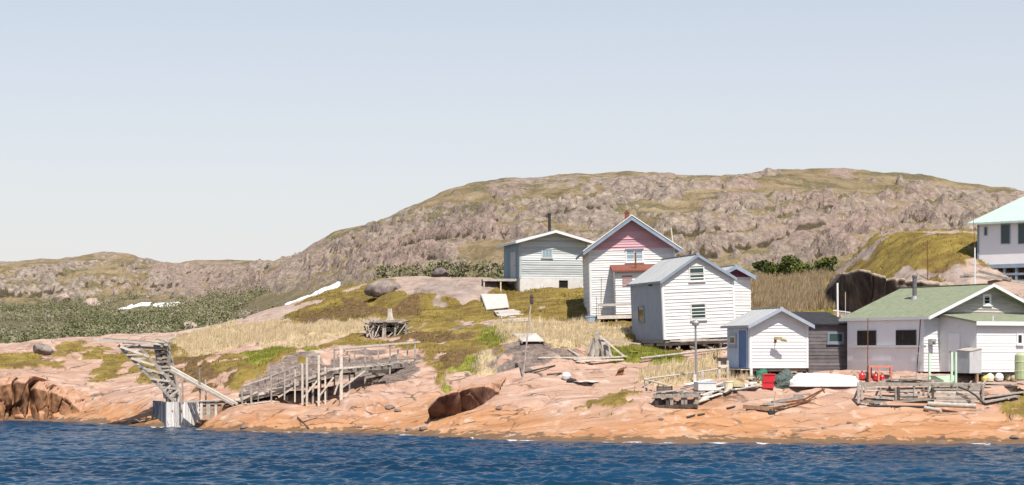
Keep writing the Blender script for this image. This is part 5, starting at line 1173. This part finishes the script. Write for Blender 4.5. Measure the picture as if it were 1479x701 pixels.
piece('front_beam', M_wood, pt, [(P(945, 572.5, Y-.1), P(1010, 571, Y-.1))], .13, .2); piece('sill', M_darkwood, pt, [(P(946, 588, Y-.05), P(1008, 586, Y-.05))], .16, .16)
m = WB()
for i in range(11):
    a = P(946+i*5.8, 570.5-i*.12, Y-.15); m.beam(a, a+Vector((random.uniform(.1, .5), 1.9, .06)), .19, .05)
m.build('deck', M_darkwood, pt)
for i in range(6):
    a = P(random.uniform(935, 990), 569, Y+random.uniform(0, 1.2)); piece('loose_plank', M_palewood, pt, [(a+Vector((0, 0, .06)), a+Vector((random.uniform(.5, 1.3), random.uniform(-.3, .4), random.uniform(.08, .2))))], .14, .05)
t = thing('crate', 'black slatted crate on top of the slip platform', 'crate', P(952, 569, Y+.5)); m = WB(); p = P(952, 569, Y+.5)
m.box(p.x-.1, p.x+.7, p.y+.03, p.y+.5, p.z+.01, p.z+.05)
for i in range(4): m.box(p.x-.1, p.x+.7, p.y, p.y+.03, p.z+i*.10, p.z+i*.10+.07); m.box(p.x-.1, p.x+.7, p.y+.5, p.y+.53, p.z+i*.10, p.z+i*.10+.07)
for dx in (-.1, .66):
    for dy in (0, .5): m.box(p.x+dx, p.x+dx+.04, p.y+dy-.004, p.y+dy+.034, p.z, p.z+.40)
m.build('slat_sides', M_darkwood, t)
LB = ['white-painted', 'grey', 'bleached', 'split', 'short']
dirs = [((1010, 581), (1042, 572)), ((1013, 575), (1050, 566)), ((1020, 578), (1093, 565)), ((1025, 570), (1062, 560)), ((1035, 568), (1075, 557)), ((1047, 572), (1100, 561)), ((1040, 561), (1068, 553)), ((1060, 563), (1090, 557)), ((1008, 586), (1022, 580)), ((1025, 563), (1048, 556)), ((985, 566), (1020, 556)), ((990, 561), (1025, 553))]
for i, (a, b) in enumerate(dirs):
    p, q = G(*a), G(*b); t = thing('scrap_board', 'weathered board in the drift of scrap between slip platform and blue-door shed', 'board', p, 0, 'scrap boards on the slip')
    piece('board', [M_palewood, M_ply, M_wood, M_boat][i % 4], t, [(p+Vector((0, 0, .1+.03*(i % 3))), q+Vector((0, 0, .12+.04*(i % 2))))], random.uniform(.18, .38), .05)
for i in range(16):
    px = random.uniform(1012, 1095); a = G(px, 584-(px-1010)*.27+random.uniform(-12, 0)); b = a+Vector((random.uniform(-.8, .9), random.uniform(-.4, .4), 0)); b.z = zat(b.x, b.y)+.1
    t = thing('scrap_board', 'weathered board in the drift of scrap between slip platform and blue-door shed', 'board', a, 0, 'scrap boards on the slip')
    piece('board', random.choice((M_palewood, M_ply, M_wood, M_darkwood, M_boat)), t, [(a+Vector((0, 0, .16)), b+Vector((0, 0, random.uniform(.05, .2))))], random.uniform(.1, .3), .06)
def rounded(name, label, cat, base, prof, mat, n=14, rot=None, group=None, part='body'):
    t = thing(name, label, cat, base, 0, group); m = MB(); m.lathe((0, 0, 0), prof, n); o = m.build(part, mat, t, smooth=False)
    if rot: o.rotation_euler = rot
    return t
g = G(1018, 568); t = thing('fish_box', 'open pale plastic fish box on the scrap boards', 'box', g, R(15)); m = MB(); m.box(-.5, .5, -.35, .35, .1, .15); m.box(-.5, .5, -.35, -.31, .15, .55); m.box(-.5, .5, .31, .35, .15, .55); m.box(-.5, -.46, -.31, .31, .15, .55); m.box(.46, .5, -.31, .31, .15, .55); m.build('box_body', M_conc, t); m = MB(); m.box(-.53, .53, -.38, -.352, .49, .56); m.build('rim', M_bluewall, t)
g = G(1062, 562); t = rounded('rope_heap', 'heap of tan and orange rope on the scrap boards', 'rope', g, [(.55, 0), (.5, .15), (.32, .32), (.1, .4)], M_rope); 
for k in range(5):
    m = MB(); rr_ = .45-.06*k; m.path([(rr_*math.cos(a)+.05*k, rr_*.8*math.sin(a), .12+.07*k+.03*math.sin(3*a)) for a in np.linspace(0, 6.28, 18)], .035); m.build('coil', surf('orange_rope', (.45, .17, .05), (.5, .3, .12)) if k % 2 else M_rope, t)
g = G(1052, 566); rounded('bucket', 'cream bucket standing among the scrap boards', 'bucket', g, [(.20, .02), (.26, .5), (.28, .5), (.28, .56), (.24, .56), (.2, .3)], M_cream)
# red crate, net, floats by the shed
g = G(1109, 561); t = thing('red_crate', 'bright red plastic crate in front of the white shed', 'crate', g, R(-6)); m = MB(); m.box(-.3, .3, -.25, .25, 0, .05); m.box(-.3, .3, -.25, -.22, .05, .40); m.box(-.3, .3, .22, .25, .05, .40); m.box(-.3, -.27, -.22, .22, .05, .4); m.box(.27, .3, -.22, .22, .05, .4); m.build('crate_body', M_redp, t); m = MB(); m.box(-.33, .33, -.28, -.252, .31, .41); m.box(-.33, -.302, -.28, .28, .31, .41); m.box(.302, .33, -.28, .28, .31, .41); m.build('rim', M_redp, t)
t2 = thing('red_crate', 'second red crate stacked on the bright red one', 'crate', g+Vector((.04, .02, .41)), R(4)); m = MB(); m.hexa([(-.29, -.24, 0), (.29, -.24, 0), (.29, .24, 0), (-.29, .24, 0), (-.31, -.26, .34), (.31, -.26, .34), (.31, .26, .34), (-.31, .26, .34)]); m.build('crate_body', M_redp, t2); m = MB(); m.box(-.34, .34, -.29, .29, .30, .36); m.build('lid', M_redp, t2)
def heap(name, label, cat, base, rx, ry, rz, mat, seed, kind=None):
    me = bpy.data.meshes.new(name); import bmesh as _b; bm = _b.new(); _b.ops.create_icosphere(bm, subdivisions=4, radius=1)
    for v in bm.verts:
        n = float(fbm(np.array([v.co.x*2+seed]), np.array([v.co.y*2+v.co.z*1.7]), 4, seed)[0]); k = 1+.32*n
        v.co = Vector((v.co.x*rx*k, v.co.y*ry*k, max(v.co.z, -.15)*rz*(1+.5*n)))
    bm.to_mesh(me); bm.free(); at = me.attributes.new('v', 'FLOAT', 'FACE'); at.data.foreach_set('value', np.random.default_rng(seed).uniform(0, 1, len(me.polygons)))
    t = thing(name, label, cat, base); link(name.split('_')[-1]+'_pile', me, mat, t); return t
heap('net_heap', 'large heap of dark green fishing net against the white shed', 'net', G(1138, 560)+Vector((0, .5, 0)), 1.0, .7, .75, surf('grey_green_net', (.05, .07, .06), (.13, .16, .14), 12, (1, 1, 1), .95, .7, .04, (.20, .21, .19), .6, .4), 3)
heap('net_heap', 'small bright green net heap behind the red crates', 'net', G(1101, 552)+Vector((0, .4, 0)), .42, .4, .55, M_net, 9)
heap('net_heap', 'flat teal net heap beside the dark shed wall', 'net', G(1162, 552)+Vector((0, .5, 0)), .8, .5, .35, M_net, 15)
a, b = G(1115, 560), G(1130, 553); t = thing('white_float', 'long white float lying beside the red crates', 'float', a); m = WB(); m.tube(a+Vector((0, -.1, .35)), b+Vector((0, -.1, .3)), .09, .09, 10); m.build('float_body', M_cream, t)
# upturned white boat
def boat():
    p0, p1 = G(1143, 566), G(1236, 556); Lb = (p1-p0).length*1.02; ang = math.atan2(p1.y-p0.y, p1.x-p0.x)
    t = thing('upturned_boat', 'white rowing boat lying keel up on the rock in front of the dark shed', 'boat', (p0+p1)/2+Vector((0, .3, 0)), ang)
    ns, nr = 41, 15; V = np.zeros((ns, nr, 3))
    for i in range(ns):
        k = i/(ns-1); x = (k-.5)*Lb; bw = .72*min(1, (max(0, k)/.16+.02)**.6 if k < .16 else 1)*(1 if k < .8 else 1-.28*((k-.8)/.2)**1.5); hgt = .66*(.62+.38*math.sin(math.pi*min(1, k*.62+.28)))*(1 if k > .12 else .55+.45*k/.12)
        for j in range(nr):
            a = math.pi*j/(nr-1); s = math.sin(a)**.75; V[i, j] = (x+.14*(1-s)*(1 if k > .9 else 0), -bw*math.cos(a)*(1-.12*s), hgt*s)
    me = array_mesh('hull', V.reshape(-1, 3), grid_faces(ns, nr), [('v', 'FACE', np.full((ns-1)*(nr-1), .5))])
    zt = sum(zat(*(t.location.x+dx*math.cos(ang), t.location.y+dx*math.sin(ang))) for dx in (-1.2, 0, 1.2))/3; t.location.z = zt+.02
    hull = link('hull', me, M_boat, t)
    m = MB(); q = [tuple(V[ns-1, j]) for j in range(nr)]; m.poly(q, [tuple(range(nr))]); m.build('transom', M_boat, t)
    m = MB(); m.path([tuple(V[i, nr//2]+np.array([0, 0, .02])) for i in range(2, ns)], .035); m.build('keel', M_boat, t)
    for j in (0, nr-1):
        m = MB(); m.path([tuple(V[i, j]+np.array([0, 0, .03])) for i in range(ns)], .04); m.build('gunwale', M_conc, t)
    for j in (3, nr-4):
        m = MB(); m.path([tuple(V[i, j]*1.0+np.array([0, -.01 if j < 7 else .01, .0])) for i in range(2, ns-1)], .018); m.build('strake', M_boat, t)
boat()
# trailer
g = G(1100, 596); Y = g.y; t = thing('boat_trailer', 'rusty three-wheeled boat trailer standing on the orange rock', 'trailer', g)
gl = lambda px, py, dy=0: P(px, py, Y+dy)
def wheel(px, py, dy, r, w_=.12):
    c = gl(px, py, dy); m = WB(); ax = Vector((.35, -.94, 0)); 
    m.tube(c-ax*w_/2, c+ax*w_/2, r, r, 18); o = m.build('wheel', M_felt, t)
    m = WB(); m.tube(c-ax*(w_/2+.012), c+ax*(w_/2+.012), r*.55, r*.55, 12); m.build('rim', M_rust, o)
wheel(1081.5, 594.5, 0, .17); wheel(1114.5, 596, -.25, .19); wheel(1166, 584, 1.1, .21)
piece('axle_beam', M_brownwood, t, [(gl(1073, 587.5), gl(1117, 591, -.25))], .16, .2)
piece('frame_rail', M_rust, t, [(gl(1098, 587, .1), gl(1163, 577, 1.2))], .08, .1); piece('frame_rail', M_rust, t, [(gl(1117, 590, -.2), gl(1168, 579, .9))], .08, .1)
piece('bunk', M_wood, t, [(gl(1103, 583.5, .1), gl(1135, 584, .1))], .16, .12); piece('bunk', M_wood, t, [(gl(1115, 581, .3), gl(1160, 573, 1.3))], .14, .1)
piece('cross_bar', M_rust, t, [(gl(1160, 582, 1.0), gl(1172, 582, 1.2))], .08); piece('tongue', M_rust, t, [(gl(1160, 578, 1.1), gl(1188, 563, 1.6))], .07, .07); piece('tongue', M_rust, t, [(gl(1165, 580, 1.0), gl(1191, 562, 1.6))], .05, .05)
piece('hitch', M_rust, t, [(gl(1186, 558, 1.6), gl(1191, 568, 1.6))], .06); piece('stand_rod', M_wood, t, [(gl(1117, 588, 0), gl(1120, 566, 0))], .03); 
m = WB(); c = gl(1153, 574.5, 1.1); m.box(c.x-.2, c.x+.22, c.y, c.y+.3, c.z-.05, c.z+.16); m.build('winch_box', M_steel, t)
# ---------------------------------------------------------------- collapsed slip frame in front of the green-roofed house
g = G(1244, 588); Y = g.y; t = thing('collapsed_slipway', 'long collapsed frame of weathered grey timbers on the rock before the green-roofed house', 'slipway', g)
S_ = lambda px, py, dy=0: P(px, py, Y+dy)
for p in (((1238, 554.5), (1423, 557)),): piece('top_beam', M_wood, t, [(S_(*p[0]), S_(*p[1], .3))], .12, .17)
piece('top_beam', M_palewood, t, [(S_(1274, 550, 1.6), S_(1420, 556, 1.4))], .1, .12)
for px, y0, y1, w_ in ((1240, 553, 583, .12), (1244.5, 557, 578, .10), (1294, 561, 578, .10), (1298, 559, 578, .12), (1272, 560, 573, .08), (1347.5, 560, 585, .10), (1420, 557, 590, .10), (1321, 562, 572, .08), (1334, 560, 570, .09), (1341, 560, 570, .07)): piece('upright', M_darkwood if px in (1298, 1347.5) else M_wood, t, [(S_(px, y1), S_(px+random.uniform(-1, 1), y0))], w_)
for i in range(7):
    y = 562+i*3.4; piece('side_plank', [M_wood, M_palewood][i % 2], t, [(jog(S_(1349+random.uniform(-2, 3), y, .06)), jog(S_(1420-random.uniform(0, 10), y+random.uniform(-.5, 2), .2)))], .05, .10)
for a, b in (((1240, 580), (1345, 583)), ((1300, 571), (1346, 570)), ((1304, 576), (1347, 577)), ((1258, 573), (1292, 576)), ((1300, 565), (1330, 564)), ((1347, 586), (1412, 583))): piece('rail_plank', M_wood, t, [(S_(*a, .02), S_(*b, .05))], .05, .13)
pts = [S_(1384, 559, -.08), S_(1398, 564, -.1), S_(1410, 572, -.12), S_(1420, 582, -.14), S_(1432, 590, -.2)]; m = WB(); m.path(pts, .055); m.build('bow_stem', M_darkwood, t)
for px in (1240, 1270, 1298, 1330, 1347, 1375, 1400, 1420): piece('cross_timber', M_wood, t, [(S_(px, 556, 0), S_(px+3, 551.5, 1.9))], .09, .10); piece('cross_timber', M_darkwood, t, [(S_(px, 583, 0), S_(px+3, 576, 1.9))], .10, .10)
for px in (1250, 1285, 1320, 1355, 1390, 1418): piece('upright', M_wood, t, [(S_(px, 577, 1.9), S_(px, 552, 1.9))], .10)
for i in range(5): piece('side_plank', M_wood, t, [(jog(S_(1250, 556+i*5, 1.95)), jog(S_(1418, 556+i*4.8, 1.95)))], .05, .12)
for i in range(9): a = S_(1273+random.uniform(0, 30), 548.5+random.uniform(-5, 4), .4+i*.18); piece('loose_plank', random.choice((M_wood, M_palewood)), t, [(a, a+Vector((random.uniform(1.2, 2.6), random.uniform(-.2, .4), random.uniform(-.12, .1))))], .16, .05)
for i in range(10): a = S_(random.uniform(1255, 1400), random.uniform(566, 582), random.uniform(.3, 1.4)); piece('stray_board', random.choice((M_wood, M_palewood, M_darkwood)), t, [(a, a+Vector((random.uniform(-.9, .9), random.uniform(-.5, .5), random.uniform(-.3, .3))))], .12, .05)
for (a, b, r, lab) in (((1336, 594), (1359, 597), .11, 'short sawn log in front of the collapsed slip frame'), ((1340, 589), (1410, 591), .13, 'long pale log under the front of the collapsed slip frame')):
    p, q = G(*a), G(*b); tt = thing('log', lab, 'log', p); m = WB(); m.tube(p+Vector((0, 0, r)), q+Vector((0, 0, r)), r, r*.9, 12); m.build('log_body', M_palewood, tt)
for (a, b, lab) in (((1262, 587), (1350, 582), 'wide board lying along the foot of the slip frame'), ((1418, 578), (1479, 571), 'broad grey plank ramp right of the slip frame'), ((1420, 585), (1470, 578), 'second plank below the broad ramp right of the slip frame')):
    p, q = G(*a), G(*b); tt = thing('ground_board', lab, 'board', p); piece('board', M_wood, tt, [(p+Vector((0, 0, .1)), q+Vector((0, 0, .14)))], .45, .06)
p, q = G(1255, 588), G(1345, 592); rod('pipe', 'dark hose lying on the rock along the slip frame', 'hose', p, q, .05, M_felt, .05)
# ---------------------------------------------------------------- things by the green-roofed house
g = G(1256, 550); Y = g.y; t = thing('salmon_table', 'salmon-red wooden trestle table by the lilac wall', 'table', g)
piece('table_top', M_orange, t, [(P(1254, 529.5, Y), P(1288.5, 530, Y))], .5, .09)
for px, dy in ((1256, -.2), (1269, -.2), (1287, -.2), (1258, .25), (1286, .25)): piece('leg', M_orange, t, [(P(px, 552, Y+dy), P(px, 531, Y+dy))], .09)
jug = [(.17, 0), (.21, .05), (.21, .34), (.15, .46), (.05, .52), (.05, .6)]
for px, py, lab in ((1245, 549, 'red jug standing left of the salmon-red table'), (1265, 551, 'red jug standing beneath the salmon-red table'), (1274, 551, 'smaller red jug under the right end of the salmon-red table')):
    g = G(px, py); tt = rounded('red_jug', lab, 'jug', g, jug, M_redp, group='red jugs by the lilac wall'); m = MB(); m.lathe((0, 0, .585), [(.06, 0), (.06, .06)], 10); m.build('cap', M_darkwood, tt)
    tt.scale = (.78, .78, .72) if px != 1274 else (.65, .65, .6)
heap('net_heap', 'small pale net bundle on the ground beside the red jug', 'net', G(1252, 547)+Vector((0, .2, 0)), .3, .3, .3, surf('pale_net', (.25, .3, .25), (.4, .42, .38), 10), 21)
loc = P(1475, 549, 100.5); rounded('green_barrel', 'pale olive green barrel at the porch wall of the green-roofed house', 'barrel', loc, [(.30, 0), (.34, .04), (.34, .42), (.36, .45), (.34, .48), (.34, .92), (.36, .95), (.34, .98), (.33, 1.28), (.24, 1.38), (.1, 1.4)], M_olive)
items = [(1422, 552, 'yellow float under the porch floor', M_yellow), (1429, 553, 'cream float under the porch floor', M_cream), (1432, 549, 'olive float under the porch floor', M_olive), (1443, 552, 'white box-like float under the porch floor', M_boat), (1456, 551, 'second cream float under the porch floor', M_cream), (1464, 552, 'brown float under the porch floor', M_rope), (1450, 548, 'small yellow float deep under the porch floor', M_yellow)]
for px, py, lab, mt in items:
    g = G(px, py); r = random.uniform(.17, .26); rounded('float', 'round fishing float in the clutter under the porch', 'float', g, [(r*.3, 0), (r*.85, r*.3), (r, r*.9), (r*.85, r*1.5), (r*.3, r*1.9)], mt, group='floats under the porch')
g = G(1436, 558); 
for k, (a, b, lab) in enumerate((((1405, 557), (1479, 556), 'pale plank walkway edge in front of the porch floats'), ((1410, 561), (1470, 561), 'lower pale plank in front of the porch floats'))):
    p, q = G(*a), G(*b); t = thing('path_plank', lab, 'plank', p); piece('board', M_ply, t, [(p+Vector((0, 0, .1)), q+Vector((0, 0, .1)))], .3, .06)
# lumber pile at the mint-roofed house
for k, (a, b, w_, lab) in enumerate((((1393, 396), (1430, 403), .3, 'pale plank end in the lumber heap below the mint-roofed house'), ((1415, 392), (1460, 404), .35, 'thick grey plank slanting in the lumber heap below the mint-roofed house'), ((1388, 400), (1412, 398), .25, 'short pale plank left in the lumber heap below the mint-roofed house'), ((1425, 400), (1479, 409), .3, 'long pale plank lowest in the lumber heap below the mint-roofed house'), ((1428, 408), (1460, 402), .22, 'thin brown plank under the lumber heap below the mint-roofed house'))):
    p, q = P(a[0], a[1], 122.5+.3*k), P(b[0], b[1], 121.5+.2*k); p.z = max(p.z, zat(p.x, p.y)+.15); q.z = max(q.z, zat(q.x, q.y)+.15)
    t = thing('lumber_plank', lab, 'plank', p); piece('board', [M_palewood, M_wood, M_ply, M_palewood, M_brownwood][k], t, [(p, q)], w_, .16)
# buoys and gear on the bare rock
g = G(818, 549); t = rounded('buoy', 'white ball buoy lying on bare rock left of the railings', 'buoy', g, [(.08, 0), (.2, .07), (.25, .22), (.2, .37), (.08, .44)], M_boat)
g = G(826, 552); t = heap('gear_bag', 'small dark bag beside the white ball buoy', 'bag', g, .28, .2, .2, M_felt, 33)
g = G(815, 546); t = rounded('buoy', 'small red float touching the white ball buoy', 'buoy', g+Vector((-.02, -.25, 0)), [(.05, 0), (.12, .05), (.13, .14), (.06, .24)], M_redp)
g = G(846, 554); t = heap('net_heap', 'pale spread of net on the rock right of the white buoy', 'net', g, .6, .35, .10, M_ply, 41)
for a, b, lab in (((790, 543), (812, 542), 'short dark stick on the rock left of the white buoy'), ((1050, 593), (1062, 590), 'small dark driftwood stick on the orange rock'), ((992, 606), (1004, 603), 'dark driftwood chunk below the slip platform'), ((1008, 603), (1018, 600), 'thin dark driftwood piece below the slip platform'), ((430, 606), (446, 622), 'forked driftwood branch at the waterline below the walkway'), ((758, 540), (802, 532), 'thin dark cable end on the rock by the tall pole')):
    p, q = G(*a), G(*b); t = thing('driftwood', lab, 'driftwood', p); m = WB(); m.tube(p+Vector((0, 0, .05)), q+Vector((0, 0, .08)), .06, .035, 7); m.build('stick', M_darkwood, t)
m = WB(); p = G(437, 612); m.tube(p+Vector((0, 0, .05)), p+Vector((.8, .3, .3)), .045, .02, 6); m.build('side_branch', M_darkwood, t)
t = thing('dark_plank', 'black plank lying before the steps of the pink gabled house', 'plank', G(830, 466)); p, q = G(817, 466), G(848, 464); piece('board', M_felt, t, [(p+Vector((0, 0, .15)), q+Vector((0, 0, .15)))], .4, .12)
t = thing('grey_tub', 'grey tub beside the steps of the pink gabled house', 'tub', G(854, 467)); m = MB(); m.lathe((0, 0, 0), [(.32, 0), (.4, .42), (.43, .42), (.43, .47), (.37, .47)], 14); m.build('tub_body', M_bluewall, t)
# ---------------------------------------------------------------- boulders, shore rocks
M_rockm = surf('grey_pink_boulder', (.15, .118, .105), (.30, .245, .215), 1.8, (1, 1, 1), .95, .7, .1, (.08, .062, .055), .58, .1)
import bmesh
def rock(name, label, cat, c, rx, ry, rz, mat, seed, kind=None, group=None, cuts=9, sub=4, rz_=0, rough=.16):
    bm = bmesh.new(); bmesh.ops.create_icosphere(bm, subdivisions=sub, radius=1); r = np.random.default_rng(seed)
    pl = [(Vector(r.normal(0, 1, 3)).normalized(), r.uniform(.55, .88)) for _ in range(cuts)]
    for v in bm.verts:
        p = v.co.copy()
        for n, d in pl:
            e = p.dot(n)-d
            if e > 0: p -= n*e*.92
        v.co = p
    co = np.array([v.co[:] for v in bm.verts]); nn = fbm(co[:, 0]*2.2+seed, co[:, 1]*2.2+co[:, 2]*1.9, 4, seed)*rough+fbm(co[:, 0]*6+seed, co[:, 2]*6+co[:, 1]*5, 3, seed+3)*rough*.35
    for v, k in zip(bm.verts, nn): v.co = Vector((v.co.x*(1+k)*rx, v.co.y*(1+k)*ry, v.co.z*(1+k)*rz))
    me = bpy.data.meshes.new(name); bm.to_mesh(me); bm.free(); me.polygons.foreach_set('use_smooth', [True]*len(me.polygons))
    at = me.attributes.new('v', 'FLOAT', 'FACE'); at.data.foreach_set('value', np.full(len(me.polygons), .5))
    o = link(name, me, mat); o.location = c; o.rotation_euler = (0, 0, rz_); tag(o, label, cat, group, kind); return o
g = G(556, 424); rock('boulder', 'flat-topped grey boulder on the ridge left of the blue house', 'boulder', g+Vector((0, 1, .25)), 1.6, 1.4, .85, M_rockm, 25, cuts=16, rough=.12)
g = G(60, 513); rock('boulder', 'dark-faced boulder on the turf at the far left headland', 'boulder', g+Vector((0, .8, .3)), 1.0, .9, .6, M_rockm, 16, cuts=14, rough=.12)
for px, py, r, mt, lab in ((132, 446, 2.3, M_rocka, 'rounded grey boulder in the scrub below the left hill'), (89, 439, 2.5, M_rocka, 'pale pink boulder in the scrub below the left cliffs'), (274, 478, 1.3, M_rocka, 'low grey boulder among scrub above the tan grass'), (640, 402, 1.6, M_rockd, 'grey boulder in scrub at the foot of the big hill')):
    g = GF(px, py); rock('boulder', lab, 'boulder', g+Vector((0, 0, r*.35)), r, r*.9, r*.75, mt, int(px))
k = 0
for px, py, rx, ry, rz, s in ((88, 603, .8, .7, .4, 12), (30, 605, .7, .6, .4, 14), (62, 604, .5, .5, .5, 3)):
    g = P(px, py, 122.6+.5*(s % 3)); rock('shore_rock', None, None, (g.x, g.y, rz*.45), rx, ry, rz, M_rocko, 100+s, kind='structure', cuts=14, rough=.1)
for px, py, rx, s in ((352, 619, .22, 2), (563, 592, .34, 3), (574, 595, .22, 4), (590, 622, .2, 6), (612, 621, .28, 7), (720, 592, .2, 9), (195, 611, .35, 12), (520, 618, .16, 14), (955, 607, .16, 15), (1226, 612, .14, 16), (1190, 620, .12, 17), (1465, 634, .25, 18)):
    g = G(px, py); rock('shore_stone', 'loose brown stone resting on the bare shore rock', 'stone', g+Vector((0, 0, rx*.2)), rx, rx*.8, rx*.55, M_rockd, 200+s, group='loose stones on the shore rock', sub=3, cuts=14, rough=.1)
# cairn on the hilltop
g = GF(817, 249.5); t = thing('cairn', 'tiny stone cairn on the summit of the big hill', 'cairn', g)
for i in range(5):
    o = rock('cairn_stone', None, None, (0, 0, .1+i*.27), .5-.08*i, .45-.07*i, .2, M_rockd, 300+i, sub=2); o.parent = t
# snow left in hollows
Zsm = blur(Zf, 8)
def zsm(x, y):
    j = int(np.clip(round((x/y-FU[0])/(FU[1]-FU[0])), 0, len(FU)-1)); i = int(np.clip(np.searchsorted(FY, y), 0, len(FY)-1)); return float(Zsm[i, j])
M_snow = surf('old_snow', (.80, .80, .80), (.72, .72, .73), .3, (1, 1, 1), .8, .3, .1, None, .6, 0)
def snow(pts, wid):
    g = [GF(*p) for p in pts]; ym = min(p.y for p in g); g = [Vector((p.x/p.y*(ym+.1*(p.y-ym)), ym+.1*(p.y-ym), 0)) for p in g]; n = 40; V = np.zeros((n, 9, 3)); ts = np.linspace(0, 1, n)
    for i, k in enumerate(ts):
        x = np.interp(k, np.linspace(0, 1, len(g)), [p.x for p in g]); y = np.interp(k, np.linspace(0, 1, len(g)), [p.y for p in g])
        ww = wid*(.35+.65*math.sin(math.pi*k)**.6)*(1+.4*vn(np.array([k*9.]), np.array([x*.01]), 3)[0])
        base = zsm(x, y)
        for j in range(9):
            yy = y+(j/8-.5)*4.0*(.3+.7*ww/wid); V[i, j] = (x, yy, base+(-.9 if j in (0, 8) else .3+.42*wid*(ww/wid)*(j/8)+.12*vn(np.array([x*.8]), np.array([j*.7]), 9)[0]))
    me = array_mesh('snow', V.reshape(-1, 3), grid_faces(n, 9), [('v', 'FACE', np.full((n-1)*8, .5))]); tag(link('snow', me, M_snow), kind='stuff')
for l_, w_ in SNOW: snow(l_, w_)
# ---------------------------------------------------------------- shrubs behind the houses
M_ever = leaf_mat('evergreen_leaves', [(0, (.035, .05, .014)), (.5, (.095, .115, .028)), (1, (.20, .20, .06))])
for k, (px, py, w_, hgt, lab) in enumerate(((1108, 399, .9, 1.0, 'leftmost evergreen shrub behind the maroon gable'), (1131, 398, 1.4, 1.35, 'broadest and tallest evergreen shrub behind the brown reeds'), (1168, 399, .9, .95, 'evergreen shrub in the gap right of the broadest one'), (1192, 398, .8, 1.25, 'rightmost evergreen shrub next to the grassy mound'))):
    g = G(px, py); 
    if g.y > 160: g = P(px, 399, 145); g.z = zat(g.x, 145)
    t = thing('evergreen_shrub', lab, 'shrub', g, 0, 'evergreen shrubs behind the reeds')
    cs = [(g.x+rng.normal(0, w_*.5), g.y+rng.normal(0, w_*.5), g.z+hgt*rng.uniform(.25, .9), w_*rng.uniform(.3, .5), w_*.45, hgt*rng.uniform(.2, .32), 1) for _ in range(11)]
    V, F, ci, n = leafballs(cs, 150, .13, origin=tuple(g)); link('crown', array_mesh('crown', V, F, [('v', 'FACE', np.clip(rng.uniform(.1, .7, len(cs))[ci]+rng.uniform(-.2, .3, n), 0, 1))], smooth=False), M_ever, t)
    m = WB(); m.tube(g-Vector((0, 0, .3)), g+Vector((.1, 0, hgt*.6)), .08, .04, 7); m.tube(g+Vector((0, 0, .1)), g+Vector((-.3, .1, hgt*.6)), .05, .02, 6); m.build('stem', M_brownwood, t)
